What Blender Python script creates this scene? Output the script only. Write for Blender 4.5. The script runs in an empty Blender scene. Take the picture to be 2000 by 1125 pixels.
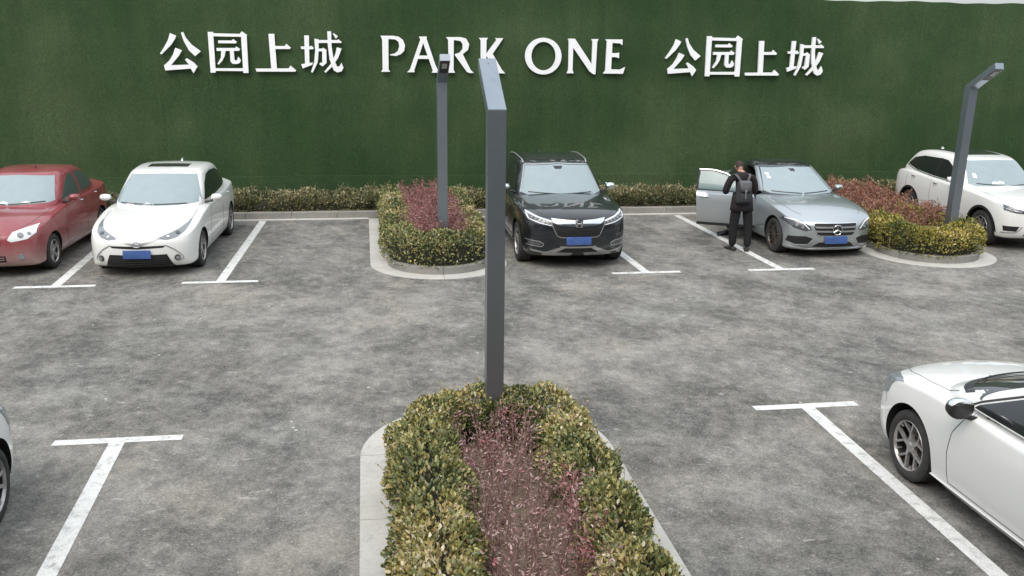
import bpy, bmesh, math, random
import numpy as np
from mathutils import Vector, Matrix
from mathutils.bvhtree import BVHTree
from mathutils.geometry import tessellate_polygon
random.seed(7); rng = np.random.default_rng(7)
PI = math.pi
SC = bpy.context.scene
COL = SC.collection

# ------------------------------------------------------------------ camera
FPX, PITCH, ROLL, YAW = 1849.9, .25790, .0131, .15480
CAM = Vector((2.3666, -15.3367, 3.8890))
fwd = Vector((math.sin(YAW)*math.cos(PITCH), math.cos(YAW)*math.cos(PITCH), -math.sin(PITCH)))
rgt = Vector((math.cos(YAW), -math.sin(YAW), 0)); upv = rgt.cross(fwd)
r2 = rgt*math.cos(ROLL) + upv*math.sin(ROLL); u2 = -rgt*math.sin(ROLL) + upv*math.cos(ROLL)
cd = bpy.data.cameras.new('camera'); cam = bpy.data.objects.new('camera', cd); COL.objects.link(cam)
cd.sensor_width = 36; cd.lens = FPX/2000*36; cd.clip_end = 500; cd.clip_start = .1
M = Matrix(((r2.x, u2.x, -fwd.x, CAM.x), (r2.y, u2.y, -fwd.y, CAM.y), (r2.z, u2.z, -fwd.z, CAM.z), (0, 0, 0, 1)))
cam.matrix_world = M
SC.camera = cam

# ------------------------------------------------------------------ light
SUN_EL, SUN_AZ = 50, 212       # azimuth measured clockwise from +Y
w = bpy.data.worlds.new('World'); SC.world = w; w.use_nodes = True
nt = w.node_tree; nt.nodes.clear()
out = nt.nodes.new('ShaderNodeOutputWorld'); bg = nt.nodes.new('ShaderNodeBackground'); bg2 = nt.nodes.new('ShaderNodeBackground')
sky = nt.nodes.new('ShaderNodeTexSky'); sky.sky_type = 'NISHITA'; sky.sun_disc = False
sky.sun_elevation = math.radians(SUN_EL); sky.sun_rotation = math.radians(SUN_AZ)
sky.dust_density = 4; sky.air_density = 1.2; sky.ozone_density = .6
bg.inputs[1].default_value = .055
nt.links.new(sky.outputs[0], bg.inputs[0])
# cloud layer: soft, whiter overhead, real sky (same for every ray)
tc = nt.nodes.new('ShaderNodeTexCoord'); nz = nt.nodes.new('ShaderNodeTexNoise'); nz.inputs['Scale'].default_value = 2.2; nz.inputs['Detail'].default_value = 4
nt.links.new(tc.outputs['Generated'], nz.inputs[0])
cr = nt.nodes.new('ShaderNodeValToRGB'); nt.links.new(nz.outputs[0], cr.inputs[0])
cr.color_ramp.elements[0].position = .3; cr.color_ramp.elements[0].color = (.70, .76, .80, 1)
cr.color_ramp.elements[1].position = .7; cr.color_ramp.elements[1].color = (.95, .98, 1.0, 1)
sx_ = nt.nodes.new('ShaderNodeSeparateXYZ'); nt.links.new(tc.outputs['Generated'], sx_.inputs[0])
gr = nt.nodes.new('ShaderNodeMapRange'); nt.links.new(sx_.outputs[2], gr.inputs[0])
gr.inputs[1].default_value = 0; gr.inputs[2].default_value = 1; gr.inputs[3].default_value = .44; gr.inputs[4].default_value = 1.0
nt.links.new(cr.outputs[0], bg2.inputs[0]); nt.links.new(gr.outputs[0], bg2.inputs[1])
add = nt.nodes.new('ShaderNodeAddShader'); nt.links.new(bg.outputs[0], add.inputs[0]); nt.links.new(bg2.outputs[0], add.inputs[1])
nt.links.new(add.outputs[0], out.inputs[0])
sl = bpy.data.lights.new('sun', 'SUN'); so = bpy.data.objects.new('sun', sl); COL.objects.link(so)
sl.energy = .95; sl.angle = math.radians(35); sl.color = (1, .97, .93)
az = math.radians(SUN_AZ); el = math.radians(SUN_EL)
sd = Vector((math.sin(az)*math.cos(el), math.cos(az)*math.cos(el), math.sin(el)))
so.rotation_euler = (-sd).to_track_quat('-Z', 'Y').to_euler(); so.location = (0, -10, 30)
SC.view_settings.view_transform = 'Standard'; SC.view_settings.look = 'None'; SC.view_settings.gamma = 1
SC.view_settings.exposure = .52
SC.cycles.max_bounces = 6

# ------------------------------------------------------------------ materials
def new_mat(name):
    m = bpy.data.materials.new(name); m.use_nodes = True
    return m, m.node_tree, m.node_tree.nodes['Principled BSDF']
def N(nt, t, **kw):
    n = nt.nodes.new(t)
    for k, v in kw.items():
        if k in ('operation', 'blend_type', 'data_type', 'feature', 'distance', 'attribute_name', 'noise_dimensions'): setattr(n, k, v)
        else: n.inputs[k].default_value = v
    return n
def ramp(nt, src, stops):
    r = nt.nodes.new('ShaderNodeValToRGB'); nt.links.new(src, r.inputs[0])
    e = r.color_ramp.elements
    while len(e) < len(stops): e.new(.5)
    for i, (p, c) in enumerate(stops): e[i].position = p; e[i].color = (*c, 1) if len(c) == 3 else c
    return r.outputs[0]
def noise(nt, scale, detail=4, rough=.55, stretch=None, coord='Object', rot=0):
    t = nt.nodes.new('ShaderNodeTexCoord'); v = t.outputs[coord]
    if stretch or rot:
        mp = nt.nodes.new('ShaderNodeMapping'); nt.links.new(v, mp.inputs[0]); v = mp.outputs[0]
        if stretch: mp.inputs['Scale'].default_value = stretch
        mp.inputs['Rotation'].default_value = (0, 0, rot)
    n = nt.nodes.new('ShaderNodeTexNoise'); n.inputs['Scale'].default_value = scale; n.inputs['Detail'].default_value = detail; n.inputs['Roughness'].default_value = rough
    nt.links.new(v, n.inputs[0]); return n.outputs[0]
def mix(nt, a, b, fac, mode='MIX'):
    m = nt.nodes.new('ShaderNodeMix'); m.data_type = 'RGBA'; m.blend_type = mode
    for s, x in ((m.inputs[0], fac), (m.inputs[6], a), (m.inputs[7], b)):
        if isinstance(x, (int, float)): s.default_value = x
        elif isinstance(x, tuple): s.default_value = (*x, 1)
        else: nt.links.new(x, s)
    return m.outputs[2]
def bump(nt, bs, h, strength, dist=.01):
    b = nt.nodes.new('ShaderNodeBump'); b.inputs['Strength'].default_value = strength; b.inputs['Distance'].default_value = dist
    nt.links.new(h, b.inputs['Height']); nt.links.new(b.outputs[0], bs.inputs['Normal'])
def simple(name, col, rough=.5, metal=0, coat=0, var=.12, vscale=6, bumpy=0, spec=.5):
    m, nt, b = new_mat(name)
    n = noise(nt, vscale, 5, .6)
    lo = tuple(c*(1-var) for c in col); hi = tuple(min(1, c*(1+var)) for c in col)
    nt.links.new(ramp(nt, n, [(.3, lo), (.7, hi)]), b.inputs['Base Color'])
    b.inputs['Roughness'].default_value = rough; b.inputs['Metallic'].default_value = metal
    b.inputs['Coat Weight'].default_value = coat; b.inputs['Coat Roughness'].default_value = .04
    b.inputs['Specular IOR Level'].default_value = spec
    if bumpy: bump(nt, b, noise(nt, 90, 3), bumpy, .004)
    return m
def paint(name, col, metal=0, rough=.4, dust=.12, dustcol=(.42, .39, .34)):
    m, nt, b = new_mat(name)
    n1 = noise(nt, 3.5, 5, .65); n2 = noise(nt, 60, 3)
    d = ramp(nt, n1, [(.35, (0, 0, 0)), (.8, (dust,)*3)])
    # road dirt settles low on the panels
    geo = nt.nodes.new('ShaderNodeTexCoord'); sx = nt.nodes.new('ShaderNodeSeparateXYZ'); nt.links.new(geo.outputs['Object'], sx.inputs[0])
    low = ramp(nt, sx.outputs[2], [(.16, (min(1, dust*3.2),)*3), (.62, (0, 0, 0))])
    fac = mix(nt, d, low, 1.0, 'ADD')
    nt.links.new(mix(nt, col, dustcol, fac), b.inputs['Base Color'])
    b.inputs['Metallic'].default_value = metal
    rr = ramp(nt, n2, [(.3, (rough*.85,)*3), (.7, (rough*1.15,)*3)]); nt.links.new(rr, b.inputs['Roughness'])
    b.inputs['Coat Weight'].default_value = 1; b.inputs['Coat Roughness'].default_value = .03 + dust*.3
    return m
def glass(name, col, rough=.03, spec=.9):
    m, nt, b = new_mat(name)
    n = noise(nt, 5, 4, .6)
    nt.links.new(ramp(nt, n, [(.3, tuple(c*.95 for c in col)), (.75, tuple(c*1.05 for c in col))]), b.inputs['Base Color'])
    b.inputs['Roughness'].default_value = .35; b.inputs['Specular IOR Level'].default_value = .3
    b.inputs['Coat Weight'].default_value = 1; b.inputs['Coat Roughness'].default_value = rough; b.inputs['Coat IOR'].default_value = 1.6
    return m

MT = {}
MT['white'] = paint('white_paint', (.80, .80, .77), dust=.03)
MT['pearl'] = paint('pearl_white_paint', (.80, .80, .77), dust=.03)
MT['black'] = paint('black_paint', (.003, .006, .010), rough=.3, dust=.004)
MT['silver'] = paint('silver_paint', (.47, .505, .525), metal=.72, rough=.34, dust=.05)
MT['red'] = paint('dusty_red_paint', (.26, .018, .028), metal=.1, rough=.45, dust=.30, dustcol=(.42, .28, .26))
MT['screen'] = glass('windscreen_glass', (.27, .335, .35), .08)  # pale base colour stands in for sky sheen and dust on opaque glass
MT['dark_glass'] = glass('tinted_side_glass', (.012, .014, .015), .03)
MT['mid_glass'] = glass('clear_side_glass', (.07, .09, .085), .04)
MT['door_glass'] = glass('door_window_glass', (.20, .30, .30), .04); MT['door_glass'].node_tree.nodes['Principled BSDF'].inputs['Alpha'].default_value = .6
MT['roof_glass'] = glass('sunroof_glass', (.02, .022, .024), .05)
MT['trim'] = simple('black_plastic_trim', (.018, .018, .019), .5, coat=.2)
MT['seam'] = simple('panel_gap', (.03, .03, .03), .8)
MT['cavity'] = simple('dark_cavity', (.008, .008, .008), .95)
MT['tyre'] = simple('dusty_tyre_rubber', (.035, .034, .032), .85, var=.35, vscale=12)
MT['rim'] = simple('dusty_alloy', (.42, .40, .39), .38, metal=.7, var=.3, vscale=14)
MT['rim_bright'] = simple('machined_alloy', (.62, .62, .62), .25, metal=.9, var=.15, vscale=14)
MT['rim_dark'] = simple('brown_dusty_alloy', (.10, .085, .07), .45, metal=.6, var=.3, vscale=14)
MT['chrome'] = simple('chrome', (.80, .81, .82), .12, metal=1, var=.05)
MT['satin'] = simple('satin_silver', (.5, .5, .5), .35, metal=.8, var=.1)
MT['lamp'] = glass('headlight_lens', (.20, .215, .225), .03)
MT['lamp_white'] = glass('frosted_headlight_lens', (.72, .74, .72), .05)
MT['lamp_dark'] = glass('smoked_headlight_lens', (.07, .075, .08), .03)
MT['led'] = simple('light_guide', (.85, .87, .9), .2, coat=1, var=.05)
MT['tail'] = glass('red_tail_lens', (.25, .01, .012), .04)
MT['plate'] = simple('blue_number_plate', (.050, .105, .30), .4, coat=.3, var=.25, vscale=7)
MT['paper'] = simple('white_paper', (.75, .77, .76), .7)
MT['mesh'] = simple('black_grille_mesh', (.012, .012, .013), .5, bumpy=.4)
MT['jacket'] = simple('dark_jacket_cloth', (.016, .012, .013), .9, var=.3, vscale=25, bumpy=.3)
MT['jeans'] = simple('black_trouser_cloth', (.008, .008, .010), .92, var=.3, vscale=25, bumpy=.3)
MT['shoe'] = simple('dark_shoe_leather', (.02, .018, .017), .6)
MT['skin'] = simple('skin', (.42, .25, .18), .55, var=.08)
MT['hair'] = simple('short_dark_hair', (.035, .024, .018), .8, var=.4, vscale=60, bumpy=.6)
MT['bag'] = simple('grey_backpack_canvas', (.035, .036, .042), .85, var=.25, vscale=30, bumpy=.3)
MT['bag_light'] = simple('light_grey_strap', (.11, .11, .12), .8, var=.15, vscale=30)
MT['lamp_post'] = simple('charcoal_powder_coat', (.33, .37, .41), .36, metal=.9, var=.05, vscale=3, bumpy=.06)
MT['lamp_panel'] = simple('frosted_lamp_panel', (.45, .46, .46), .5)
MT['letter'] = simple('white_acrylic_letter', (.93, .94, .95), .35, coat=.3, var=.04)
MT['bark'] = simple('thin_bark', (.30, .18, .165), .85, var=.4, vscale=30)

def m_asphalt():
    m, nt, b = new_mat('dusty_asphalt')
    big = noise(nt, .45, 5, .62, (1.1, .85, 1), rot=.4)
    med = noise(nt, 1.5, 6, .66, (1.05, .95, 1), rot=.5)
    sm = noise(nt, 6.5, 6, .74, (1.1, .9, 1), rot=.6)
    fine = noise(nt, 48, 6, .9); grit = noise(nt, 300, 2, .8)
    base = ramp(nt, fine, [(.36, (.042, .042, .040)), (.5, (.102, .100, .092)), (.62, (.225, .22, .20))])
    fdust = ramp(nt, fine, [(.36, (.66,)*3), (.62, (1.10,)*3)])
    dustc = mix(nt, ramp(nt, noise(nt, .5, 3), [(.35, (.345, .336, .308)), (.68, (.37, .340, .292))]), fdust, 1, 'MULTIPLY')
    f1 = ramp(nt, big, [(.36, (0, 0, 0)), (.64, (1, 1, 1))])
    f2 = ramp(nt, med, [(.40, (0, 0, 0)), (.66, (1, 1, 1))])
    f3 = ramp(nt, sm, [(.40, (0, 0, 0)), (.64, (1, 1, 1))])
    f = mix(nt, mix(nt, f1, f2, .50), f3, .28)
    f = ramp(nt, f, [(.17, (0, 0, 0)), (.76, (.98,)*3)])
    c = mix(nt, base, dustc, f)
    wet = ramp(nt, noise(nt, 2.4, 5, .68, (1.1, .95, 1), rot=.4), [(.30, (.78,)*3), (.46, (1, 1, 1))])
    c = mix(nt, c, wet, 1.0, 'MULTIPLY')
    tg = nt.nodes.new('ShaderNodeTexCoord'); vg = nt.nodes.new('ShaderNodeTexVoronoi'); vg.inputs['Scale'].default_value = 62; nt.links.new(tg.outputs['Object'], vg.inputs[0])
    sg = nt.nodes.new('ShaderNodeSeparateXYZ'); nt.links.new(vg.outputs['Color'], sg.inputs[0])
    c = mix(nt, c, ramp(nt, sg.outputs[0], [(0, (.80,)*3), (.5, (.98,)*3), (.9, (1.08,)*3), (1, (1.35,)*3)]), 1, 'MULTIPLY')
    # small bright worn spots
    spot = ramp(nt, noise(nt, 6.5, 5, .7, (.7, 1.2, 1), rot=.4), [(.60, (0, 0, 0)), (.70, (.6,)*3)])
    c = mix(nt, c, (.50, .48, .44), spot)
    t = nt.nodes.new('ShaderNodeTexCoord')
    for sc, r0, lo in ((3.3, .045, .50), (9, .05, .46)):
        vo = nt.nodes.new('ShaderNodeTexVoronoi'); vo.inputs['Scale'].default_value = sc; nt.links.new(t.outputs['Object'], vo.inputs[0])
        ch = ramp(nt, vo.outputs['Distance'], [(r0, (1, 1, 1)), (r0*1.5, (0, 0, 0))])
        sel = ramp(nt, noise(nt, 1.3+sc*.1, 2), [(lo, (0, 0, 0)), (lo+.06, (.8,)*3)])
        c = mix(nt, c, (.62, .60, .55), mix(nt, ch, sel, 1.0, 'MULTIPLY'))
    nt.links.new(c, b.inputs['Base Color']); b.inputs['Roughness'].default_value = .95; b.inputs['Specular IOR Level'].default_value = .25
    bump(nt, b, mix(nt, fine, grit, .4), .8, .008)
    return m
MT['asphalt'] = m_asphalt()
def m_concrete(name, a, c2):
    m, nt, b = new_mat(name)
    n1 = noise(nt, 1.6, 6, .65); n2 = noise(nt, 160, 3, .7)
    c = mix(nt, ramp(nt, n1, [(.3, a), (.7, c2)]), ramp(nt, n2, [(.3, (.78,)*3), (.7, (1, 1, 1))]), 1, 'MULTIPLY')
    sp = ramp(nt, noise(nt, 14, 5, .7), [(.3, (.82,)*3), (.5, (1, 1, 1))])
    nt.links.new(mix(nt, c, sp, 1, 'MULTIPLY'), b.inputs['Base Color']); b.inputs['Roughness'].default_value = .9
    bump(nt, b, n2, .3, .003); return m
MT['facade'] = m_concrete('grey_facade_render', (.16, .16, .16), (.22, .22, .21))
MT['apron'] = m_concrete('pale_concrete', (.50, .485, .44), (.62, .60, .55))
MT['kerb'] = m_concrete('grey_kerb_stone', (.24, .235, .215), (.36, .345, .31))
def m_line():
    m, nt, b = new_mat('worn_white_road_paint')
    c = ramp(nt, noise(nt, 8, 6, .75), [(.34, (.36, .36, .34)), (.48, (.70, .70, .67)), (.7, (.80, .80, .77))])
    g = ramp(nt, noise(nt, 120, 3, .8), [(.34, (.55,)*3), (.48, (1, 1, 1))])
    nt.links.new(mix(nt, c, g, 1, 'MULTIPLY'), b.inputs['Base Color']); b.inputs['Roughness'].default_value = .7
    bump(nt, b, noise(nt, 150, 3), .3, .003); return m
MT['line'] = m_line()
def m_soil():
    m, nt, b = new_mat('brown_soil_with_litter')
    c = ramp(nt, noise(nt, 45, 6, .8), [(.3, (.10, .072, .055)), (.5, (.27, .20, .145)), (.7, (.48, .38, .28))])
    nt.links.new(c, b.inputs['Base Color']); b.inputs['Roughness'].default_value = 1
    bump(nt, b, noise(nt, 40, 5, .7), 1, .03); return m
MT['soil'] = m_soil()
def m_turf():
    m, nt, b = new_mat('artificial_turf')
    fine = noise(nt, 120, 3, .8, (1, 1, .45)); mid = noise(nt, 26, 5, .75, (1, 1, .5)); big = noise(nt, .32, 4, .6)
    c = ramp(nt, fine, [(.28, (.012, .025, .009)), (.5, (.036, .068, .025)), (.74, (.095, .142, .062))])
    c = mix(nt, c, ramp(nt, mid, [(.3, (.72,)*3), (.7, (1.15,)*3)]), 1, 'MULTIPLY')
    tint = ramp(nt, big, [(.34, (.50, .78, .48)), (.5, (.92, 1.02, .86)), (.66, (1.50, 1.36, 1.34))])  # broad random mottling; its pale end paints haze into the green
    stx = ramp(nt, noise(nt, 3.2, 5, .7, (1, 1, .06)), [(.3, (.88,)*3), (.7, (1.10,)*3)]); c = mix(nt, c, stx, 1, 'MULTIPLY')
    c = mix(nt, c, tint, 1, 'MULTIPLY')
    tcs = nt.nodes.new('ShaderNodeTexCoord'); sxx = nt.nodes.new('ShaderNodeSeparateXYZ'); nt.links.new(tcs.outputs['Object'], sxx.inputs[0])
    fr = nt.nodes.new('ShaderNodeMath'); fr.operation = 'PINGPONG'; nt.links.new(sxx.outputs[0], fr.inputs[0]); fr.inputs[1].default_value = 1.0
    c = mix(nt, c, ramp(nt, fr.outputs[0], [(0, (1.09,)*3), (.014, (1.09,)*3), (.022, (1, 1, 1))]), 1, 'MULTIPLY')
    nt.links.new(c, b.inputs['Base Color']); b.inputs['Roughness'].default_value = .75; b.inputs['Specular IOR Level'].default_value = .35
    bump(nt, b, mix(nt, fine, mid, .4), .8, .02); return m
MT['turf'] = m_turf()
def m_leaf(name, stops, rough=.42, trans=.0):
    m, nt, b = new_mat(name)
    a = nt.nodes.new('ShaderNodeAttribute'); a.attribute_name = 'tone'
    c = ramp(nt, a.outputs['Fac'], stops)
    nt.links.new(c, b.inputs['Base Color']); b.inputs['Roughness'].default_value = rough
    return m
MT['leaf'] = m_leaf('variegated_hedge_leaf', [(0, (.045, .068, .024)), (.3, (.125, .155, .062)), (.55, (.265, .27, .100)), (.76, (.43, .37, .13)), (.9, (.48, .34, .15)), (1, (.66, .60, .42))])
MT['leaf_yellow'] = m_leaf('yellow_hedge_leaf', [(0, (.04, .06, .012)), (.3, (.13, .15, .03)), (.55, (.27, .25, .055)), (.8, (.42, .33, .06)), (1, (.6, .5, .22))])
MT['leaf_back'] = m_leaf('olive_hedge_leaf', [(0, (.035, .045, .020)), (.35, (.10, .12, .05)), (.6, (.19, .185, .085)), (.8, (.28, .23, .11)), (1, (.46, .42, .26))])
MT['leaf_red'] = m_leaf('crimson_leaf', [(0, (.09, .035, .036)), (.35, (.24, .095, .095)), (.6, (.37, .18, .17)), (.84, (.42, .12, .13)), (1, (.60, .45, .40))])
MT['leaf_purple'] = m_leaf('dull_purple_leaf', [(0, (.13, .07, .07)), (.35, (.34, .20, .19)), (.6, (.50, .34, .33)), (.80, (.56, .38, .37)), (.90, (.52, .11, .14)), (1, (.75, .68, .63))])
MT['leaf_rust'] = m_leaf('rust_brown_leaf', [(0, (.07, .025, .015)), (.35, (.19, .07, .045)), (.6, (.30, .13, .08)), (.8, (.36, .19, .10)), (1, (.45, .34, .24))])
MT['litter'] = m_leaf('dry_leaf', [(0, (.09, .05, .045)), (.4, (.24, .15, .12)), (.7, (.38, .27, .21)), (1, (.60, .52, .43))], .8)
MT['core'] = simple('hedge_dark_core', (.022, .022, .012), 1, var=.5, vscale=40)  # dark colour for the added filler inside the hedges

# ------------------------------------------------------------------ helpers
def tag(o, label=None, cat=None, group=None, kind=None):
    if label: o['label'] = label
    if cat: o['category'] = cat
    if group: o['group'] = group
    if kind: o['kind'] = kind
    return o
def link(name, me, mats, parent=None, smooth=True, ang=35):
    o = bpy.data.objects.new(name, me); COL.objects.link(o)
    for m in (mats if isinstance(mats, (list, tuple)) else [mats]): me.materials.append(m)
    if parent is not None: o.parent = parent
    if smooth: smooth_mesh(me, ang)
    return o
def smooth_mesh(me, ang=35):
    me.shade_smooth()
    bm = bmesh.new(); bm.from_mesh(me); th = math.radians(ang)
    for e in bm.edges:
        if len(e.link_faces) == 2 and e.calc_face_angle(0) > th: e.smooth = False
    bm.to_mesh(me); bm.free()
def empty(name, loc=(0, 0, 0), rz=0):
    o = bpy.data.objects.new(name, None); COL.objects.link(o); o.location = loc; o.rotation_euler = (0, 0, rz); o.empty_display_size = .2
    return o
def mesh_from(verts, faces, name='m'):
    me = bpy.data.meshes.new(name); me.from_pydata([tuple(v) for v in verts], [], faces); me.update(); return me
def bm_obj(name, bm, mats, parent=None, smooth=True, ang=35, recalc=True):
    if recalc: bmesh.ops.recalc_face_normals(bm, faces=bm.faces)
    me = bpy.data.meshes.new(name); bm.to_mesh(me); bm.free()
    return link(name, me, mats, parent, smooth, ang)
def add_box(bm, c, s, rot=None, bev=0):
    r = bmesh.ops.create_cube(bm, size=1); vs = r['verts']
    mtx = Matrix.Translation(c) @ (rot if rot else Matrix.Identity(4)) @ Matrix.Diagonal((*s, 1))
    bmesh.ops.transform(bm, matrix=mtx, verts=vs)
    if bev:
        es = list({e for v in vs for e in v.link_edges}); bmesh.ops.bevel(bm, geom=es, offset=bev, segments=2, affect='EDGES', profile=.5)
def add_prism(bm, poly, z0, z1):      # poly: (x,y) list, prism along z
    if sum(a[0]*b[1]-b[0]*a[1] for a, b in zip(poly, poly[1:]+poly[:1])) < 0: poly = poly[::-1]
    a = [bm.verts.new((x, y, z0)) for x, y in poly]; b = [bm.verts.new((x, y, z1)) for x, y in poly]
    n = len(poly)
    for i in range(n): bm.faces.new((a[i], a[(i+1) % n], b[(i+1) % n], b[i]))
    for t in tessellate_polygon([[Vector((x, y, 0)) for x, y in poly]]):
        bm.faces.new([b[i] for i in t]); bm.faces.new([a[i] for i in reversed(t)])
def add_tube(bm, pts, r, n=6, r1=None):
    pts = [Vector(p) for p in pts]; rings = []
    for i, p in enumerate(pts):
        d = (pts[min(i+1, len(pts)-1)] - pts[max(i-1, 0)]).normalized()
        a = d.orthogonal().normalized(); b = d.cross(a)
        rr = r if r1 is None else r + (r1-r)*i/(len(pts)-1)
        rings.append([bm.verts.new(p + a*rr*math.cos(2*PI*k/n) + b*rr*math.sin(2*PI*k/n)) for k in range(n)])
    for i in range(len(rings)-1):
        for k in range(n): bm.faces.new((rings[i][k], rings[i][(k+1) % n], rings[i+1][(k+1) % n], rings[i+1][k]))
    bm.faces.new(list(reversed(rings[0]))); bm.faces.new(rings[-1])
def add_lathe_x(bm, prof, n=48, mats=None):   # prof: (x, r) around the X axis
    rings = [[bm.verts.new((x, r*math.cos(2*PI*k/n), r*math.sin(2*PI*k/n))) for k in range(n)] for x, r in prof]
    for i in range(len(rings)-1):
        for k in range(n):
            f = bm.faces.new((rings[i][k], rings[i][(k+1) % n], rings[i+1][(k+1) % n], rings[i+1][k]))
            if mats: f.material_index = mats[i]
def apply_mods(o):
    dg = bpy.context.evaluated_depsgraph_get(); dg.update()
    me = bpy.data.meshes.new_from_object(o.evaluated_get(dg)); old = o.data; o.modifiers.clear(); o.data = me
    if old.users == 0: bpy.data.meshes.remove(old)
def resample(poly, n):
    P = [Vector(p) for p in poly]
    if len(P) == 1: return [P[0]]*n
    L = [0]
    for a, b in zip(P, P[1:]): L.append(L[-1] + (b-a).length)
    res = []
    for i in range(n):
        s = L[-1]*i/(n-1); k = 0
        while k < len(P)-2 and L[k+1] < s: k += 1
        d = L[k+1]-L[k]; t = (s-L[k])/d if d > 0 else 0
        res.append(P[k].lerp(P[k+1], min(1, max(0, t))))
    return res

# ------------------------------------------------------------------ the place: ground
def plane_sheet(name, poly, z, mat):
    bm = bmesh.new(); vs = [bm.verts.new((x, y, z)) for x, y in poly]; f = bm.faces.new(vs)
    if f.normal.z < 0: f.normal_flip()
    bm.normal_update()
    if f.normal.z < 0: f.normal_flip()
    bmesh.ops.triangulate(bm, faces=[f], ngon_method='EAR_CLIP')
    return bm_obj(name, bm, mat, smooth=False, recalc=False)
tag(plane_sheet('parking_lot_asphalt', [(-120, -120), (120, -120), (120, 160), (-120, 160)], 0, MT['asphalt']), kind='structure')

# painted T markings
LW = .15
def T_mark(x, y, d, length, bar=.61, skew=0, bskew=0):
    """bar centred on (x,y); stem runs in direction d (+1 away, -1 towards the camera)"""
    bm = bmesh.new(); h = LW/2; hb = .065; z = .004
    def quad(p):
        vs = [bm.verts.new((a, b, z)) for a, b in p]; bm.faces.new(vs)
    n = 12
    quad([(x-bar, y-hb-bskew), (x+bar, y-hb+bskew), (x+bar, y+hb+bskew), (x-bar, y+hb-bskew)])
    for i in range(n):
        y0 = y + d*(hb + (length-hb)*i/n); y1 = y + d*(hb + (length-hb)*(i+1)/n)
        s0 = skew*(i/n); s1 = skew*((i+1)/n)
        quad([(x-h+s0, y0), (x+h+s0, y0), (x+h+s1, y1), (x-h+s1, y1)])
    for f in bm.faces:
        f.normal_update()
        if f.normal.z < 0: f.normal_flip()
    o = bm_obj('parking_line', bm, MT['line'], smooth=False, recalc=False); tag(o, kind='structure')
T_mark(-2.54, .05, 1, 5.35, skew=-.1); T_mark(-.02, .09, 1, 5.30, bar=.60, skew=.16)
T_mark(7.11, .02, 1, 5.3, skew=-.15); T_mark(9.57, 0, 1, 5.3, skew=-.17)
T_mark(-.12, -6.2, -1, 5.4, bar=.61, skew=.16); T_mark(7.10, -6.16, -1, 5.4, bar=.60, skew=-.13)

def stadium(xc, R, yc, yend, n=28, d=1):
    """open stadium outline: from (xc-R,yend) round the end at yc to (xc+R,yend); d=1: round end faces -y"""
    pts = [(xc-R, yend)]
    for i in range(n+1):
        a = PI - PI*i/n
        pts.append((xc + R*math.cos(a), yc - d*R*math.sin(a)))
    pts.append((xc+R, yend)); return pts
def kerb_ring(name, outline, t, z0, z1, mat, gap=.9):
    """kerb stones along an outline; thickness t inward (to the right of travel)"""
    P = [Vector((x, y)) for x, y in outline]; bm = bmesh.new()
    def normal(i):
        d = (P[min(i+1, len(P)-1)]-P[max(i-1, 0)]).normalized(); return Vector((d.y, -d.x))
    return P, normal, bm
def offset_line(outline, t):
    P = [Vector((x, y)) for x, y in outline]; o = []
    for i in range(len(P)):
        d0 = (P[i]-P[max(i-1, 0)]); d1 = (P[min(i+1, len(P)-1)]-P[i])
        d0 = d0.normalized() if d0.length else d1.normalized(); d1 = d1.normalized() if d1.length else d0
        n = Vector((d0.y, -d0.x)) + Vector((d1.y, -d1.x)); n.normalize()
        o.append(P[i] + n*t/max(.5, n.dot(Vector((d1.y, -d1.x)))))
    return o
def strip_solid(name, outline, t, z0, z1, mat, joint=1.0, bev=.012, xtra=None):
    """curb of separate stones (joints every ~joint metres) as one structure mesh"""
    outer = resample([(x, y) for x, y in outline], 400) ; tot = sum((a-b).length for a, b in zip(outer, outer[1:]))
    n = max(1, round(tot/joint)); seg = max(3, int(tot/n/.08)); bm = bmesh.new()
    pts = resample([(x, y) for x, y in outline], n*seg+1); ins = offset_line(pts, t)
    g = .004
    for k in range(n):
        ids = range(k*seg, (k+1)*seg+1); rows = []
        for q, i in enumerate(ids):
            o, a = pts[i].copy(), ins[i].copy()
            if q == 0: dd = (pts[i+1]-pts[i]).normalized()*g; o += dd; a += dd
            if q == seg: dd = (pts[i-1]-pts[i]).normalized()*g; o += dd; a += dd
            u = (a-o).normalized()*bev
            rows.append([bm.verts.new(p) for p in ((o.x, o.y, z0), (o.x, o.y, z1-bev), (o.x+u.x, o.y+u.y, z1), (a.x-u.x, a.y-u.y, z1), (a.x, a.y, z1-bev), (a.x, a.y, z0))])
        for r0, r1 in zip(rows, rows[1:]):
            for c in range(6): bm.faces.new((r0[c], r0[(c+1) % 6], r1[(c+1) % 6], r1[c]))
        bm.faces.new(rows[0]); bm.faces.new(list(reversed(rows[-1])))
    o = bm_obj(name, bm, mat, ang=25); tag(o, kind='structure'); return o

ISL = [dict(xc=3.61, yc=1.10, R=1.21, yend=5.45, d=1), dict(xc=12.96, yc=.98, R=1.20, yend=5.45, d=1), dict(xc=3.47, yc=-6.90, R=1.23, yend=-13.2, d=-1)]
for s in ISL:
    ol = stadium(s['xc'], s['R'], s['yc'], s['yend'], d=s['d'])
    if s['d'] == 1: ol = ol[::-1]       # travel so that inward is on the right hand
    strip_solid('concrete_apron', ol, .31 if s['d'] == 1 else .34, -.02, .010, MT['apron'], joint=1.25, bev=.003)
    k = stadium(s['xc'], s['R']-.30, s['yc'], s['yend'] + (.12 if s['d'] == 1 else 0), d=s['d'])
    if s['d'] == 1: k = k[::-1]
    strip_solid('kerb', k, .10, -.02, .14, MT['kerb'], joint=1.0)
    inner = stadium(s['xc'], s['R']-.39, s['yc'], s['yend']+(.2 if s['d'] == 1 else 0), d=s['d'])
    tag(plane_sheet('soil_bed', inner, .10, MT['soil']), kind='structure')
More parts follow.
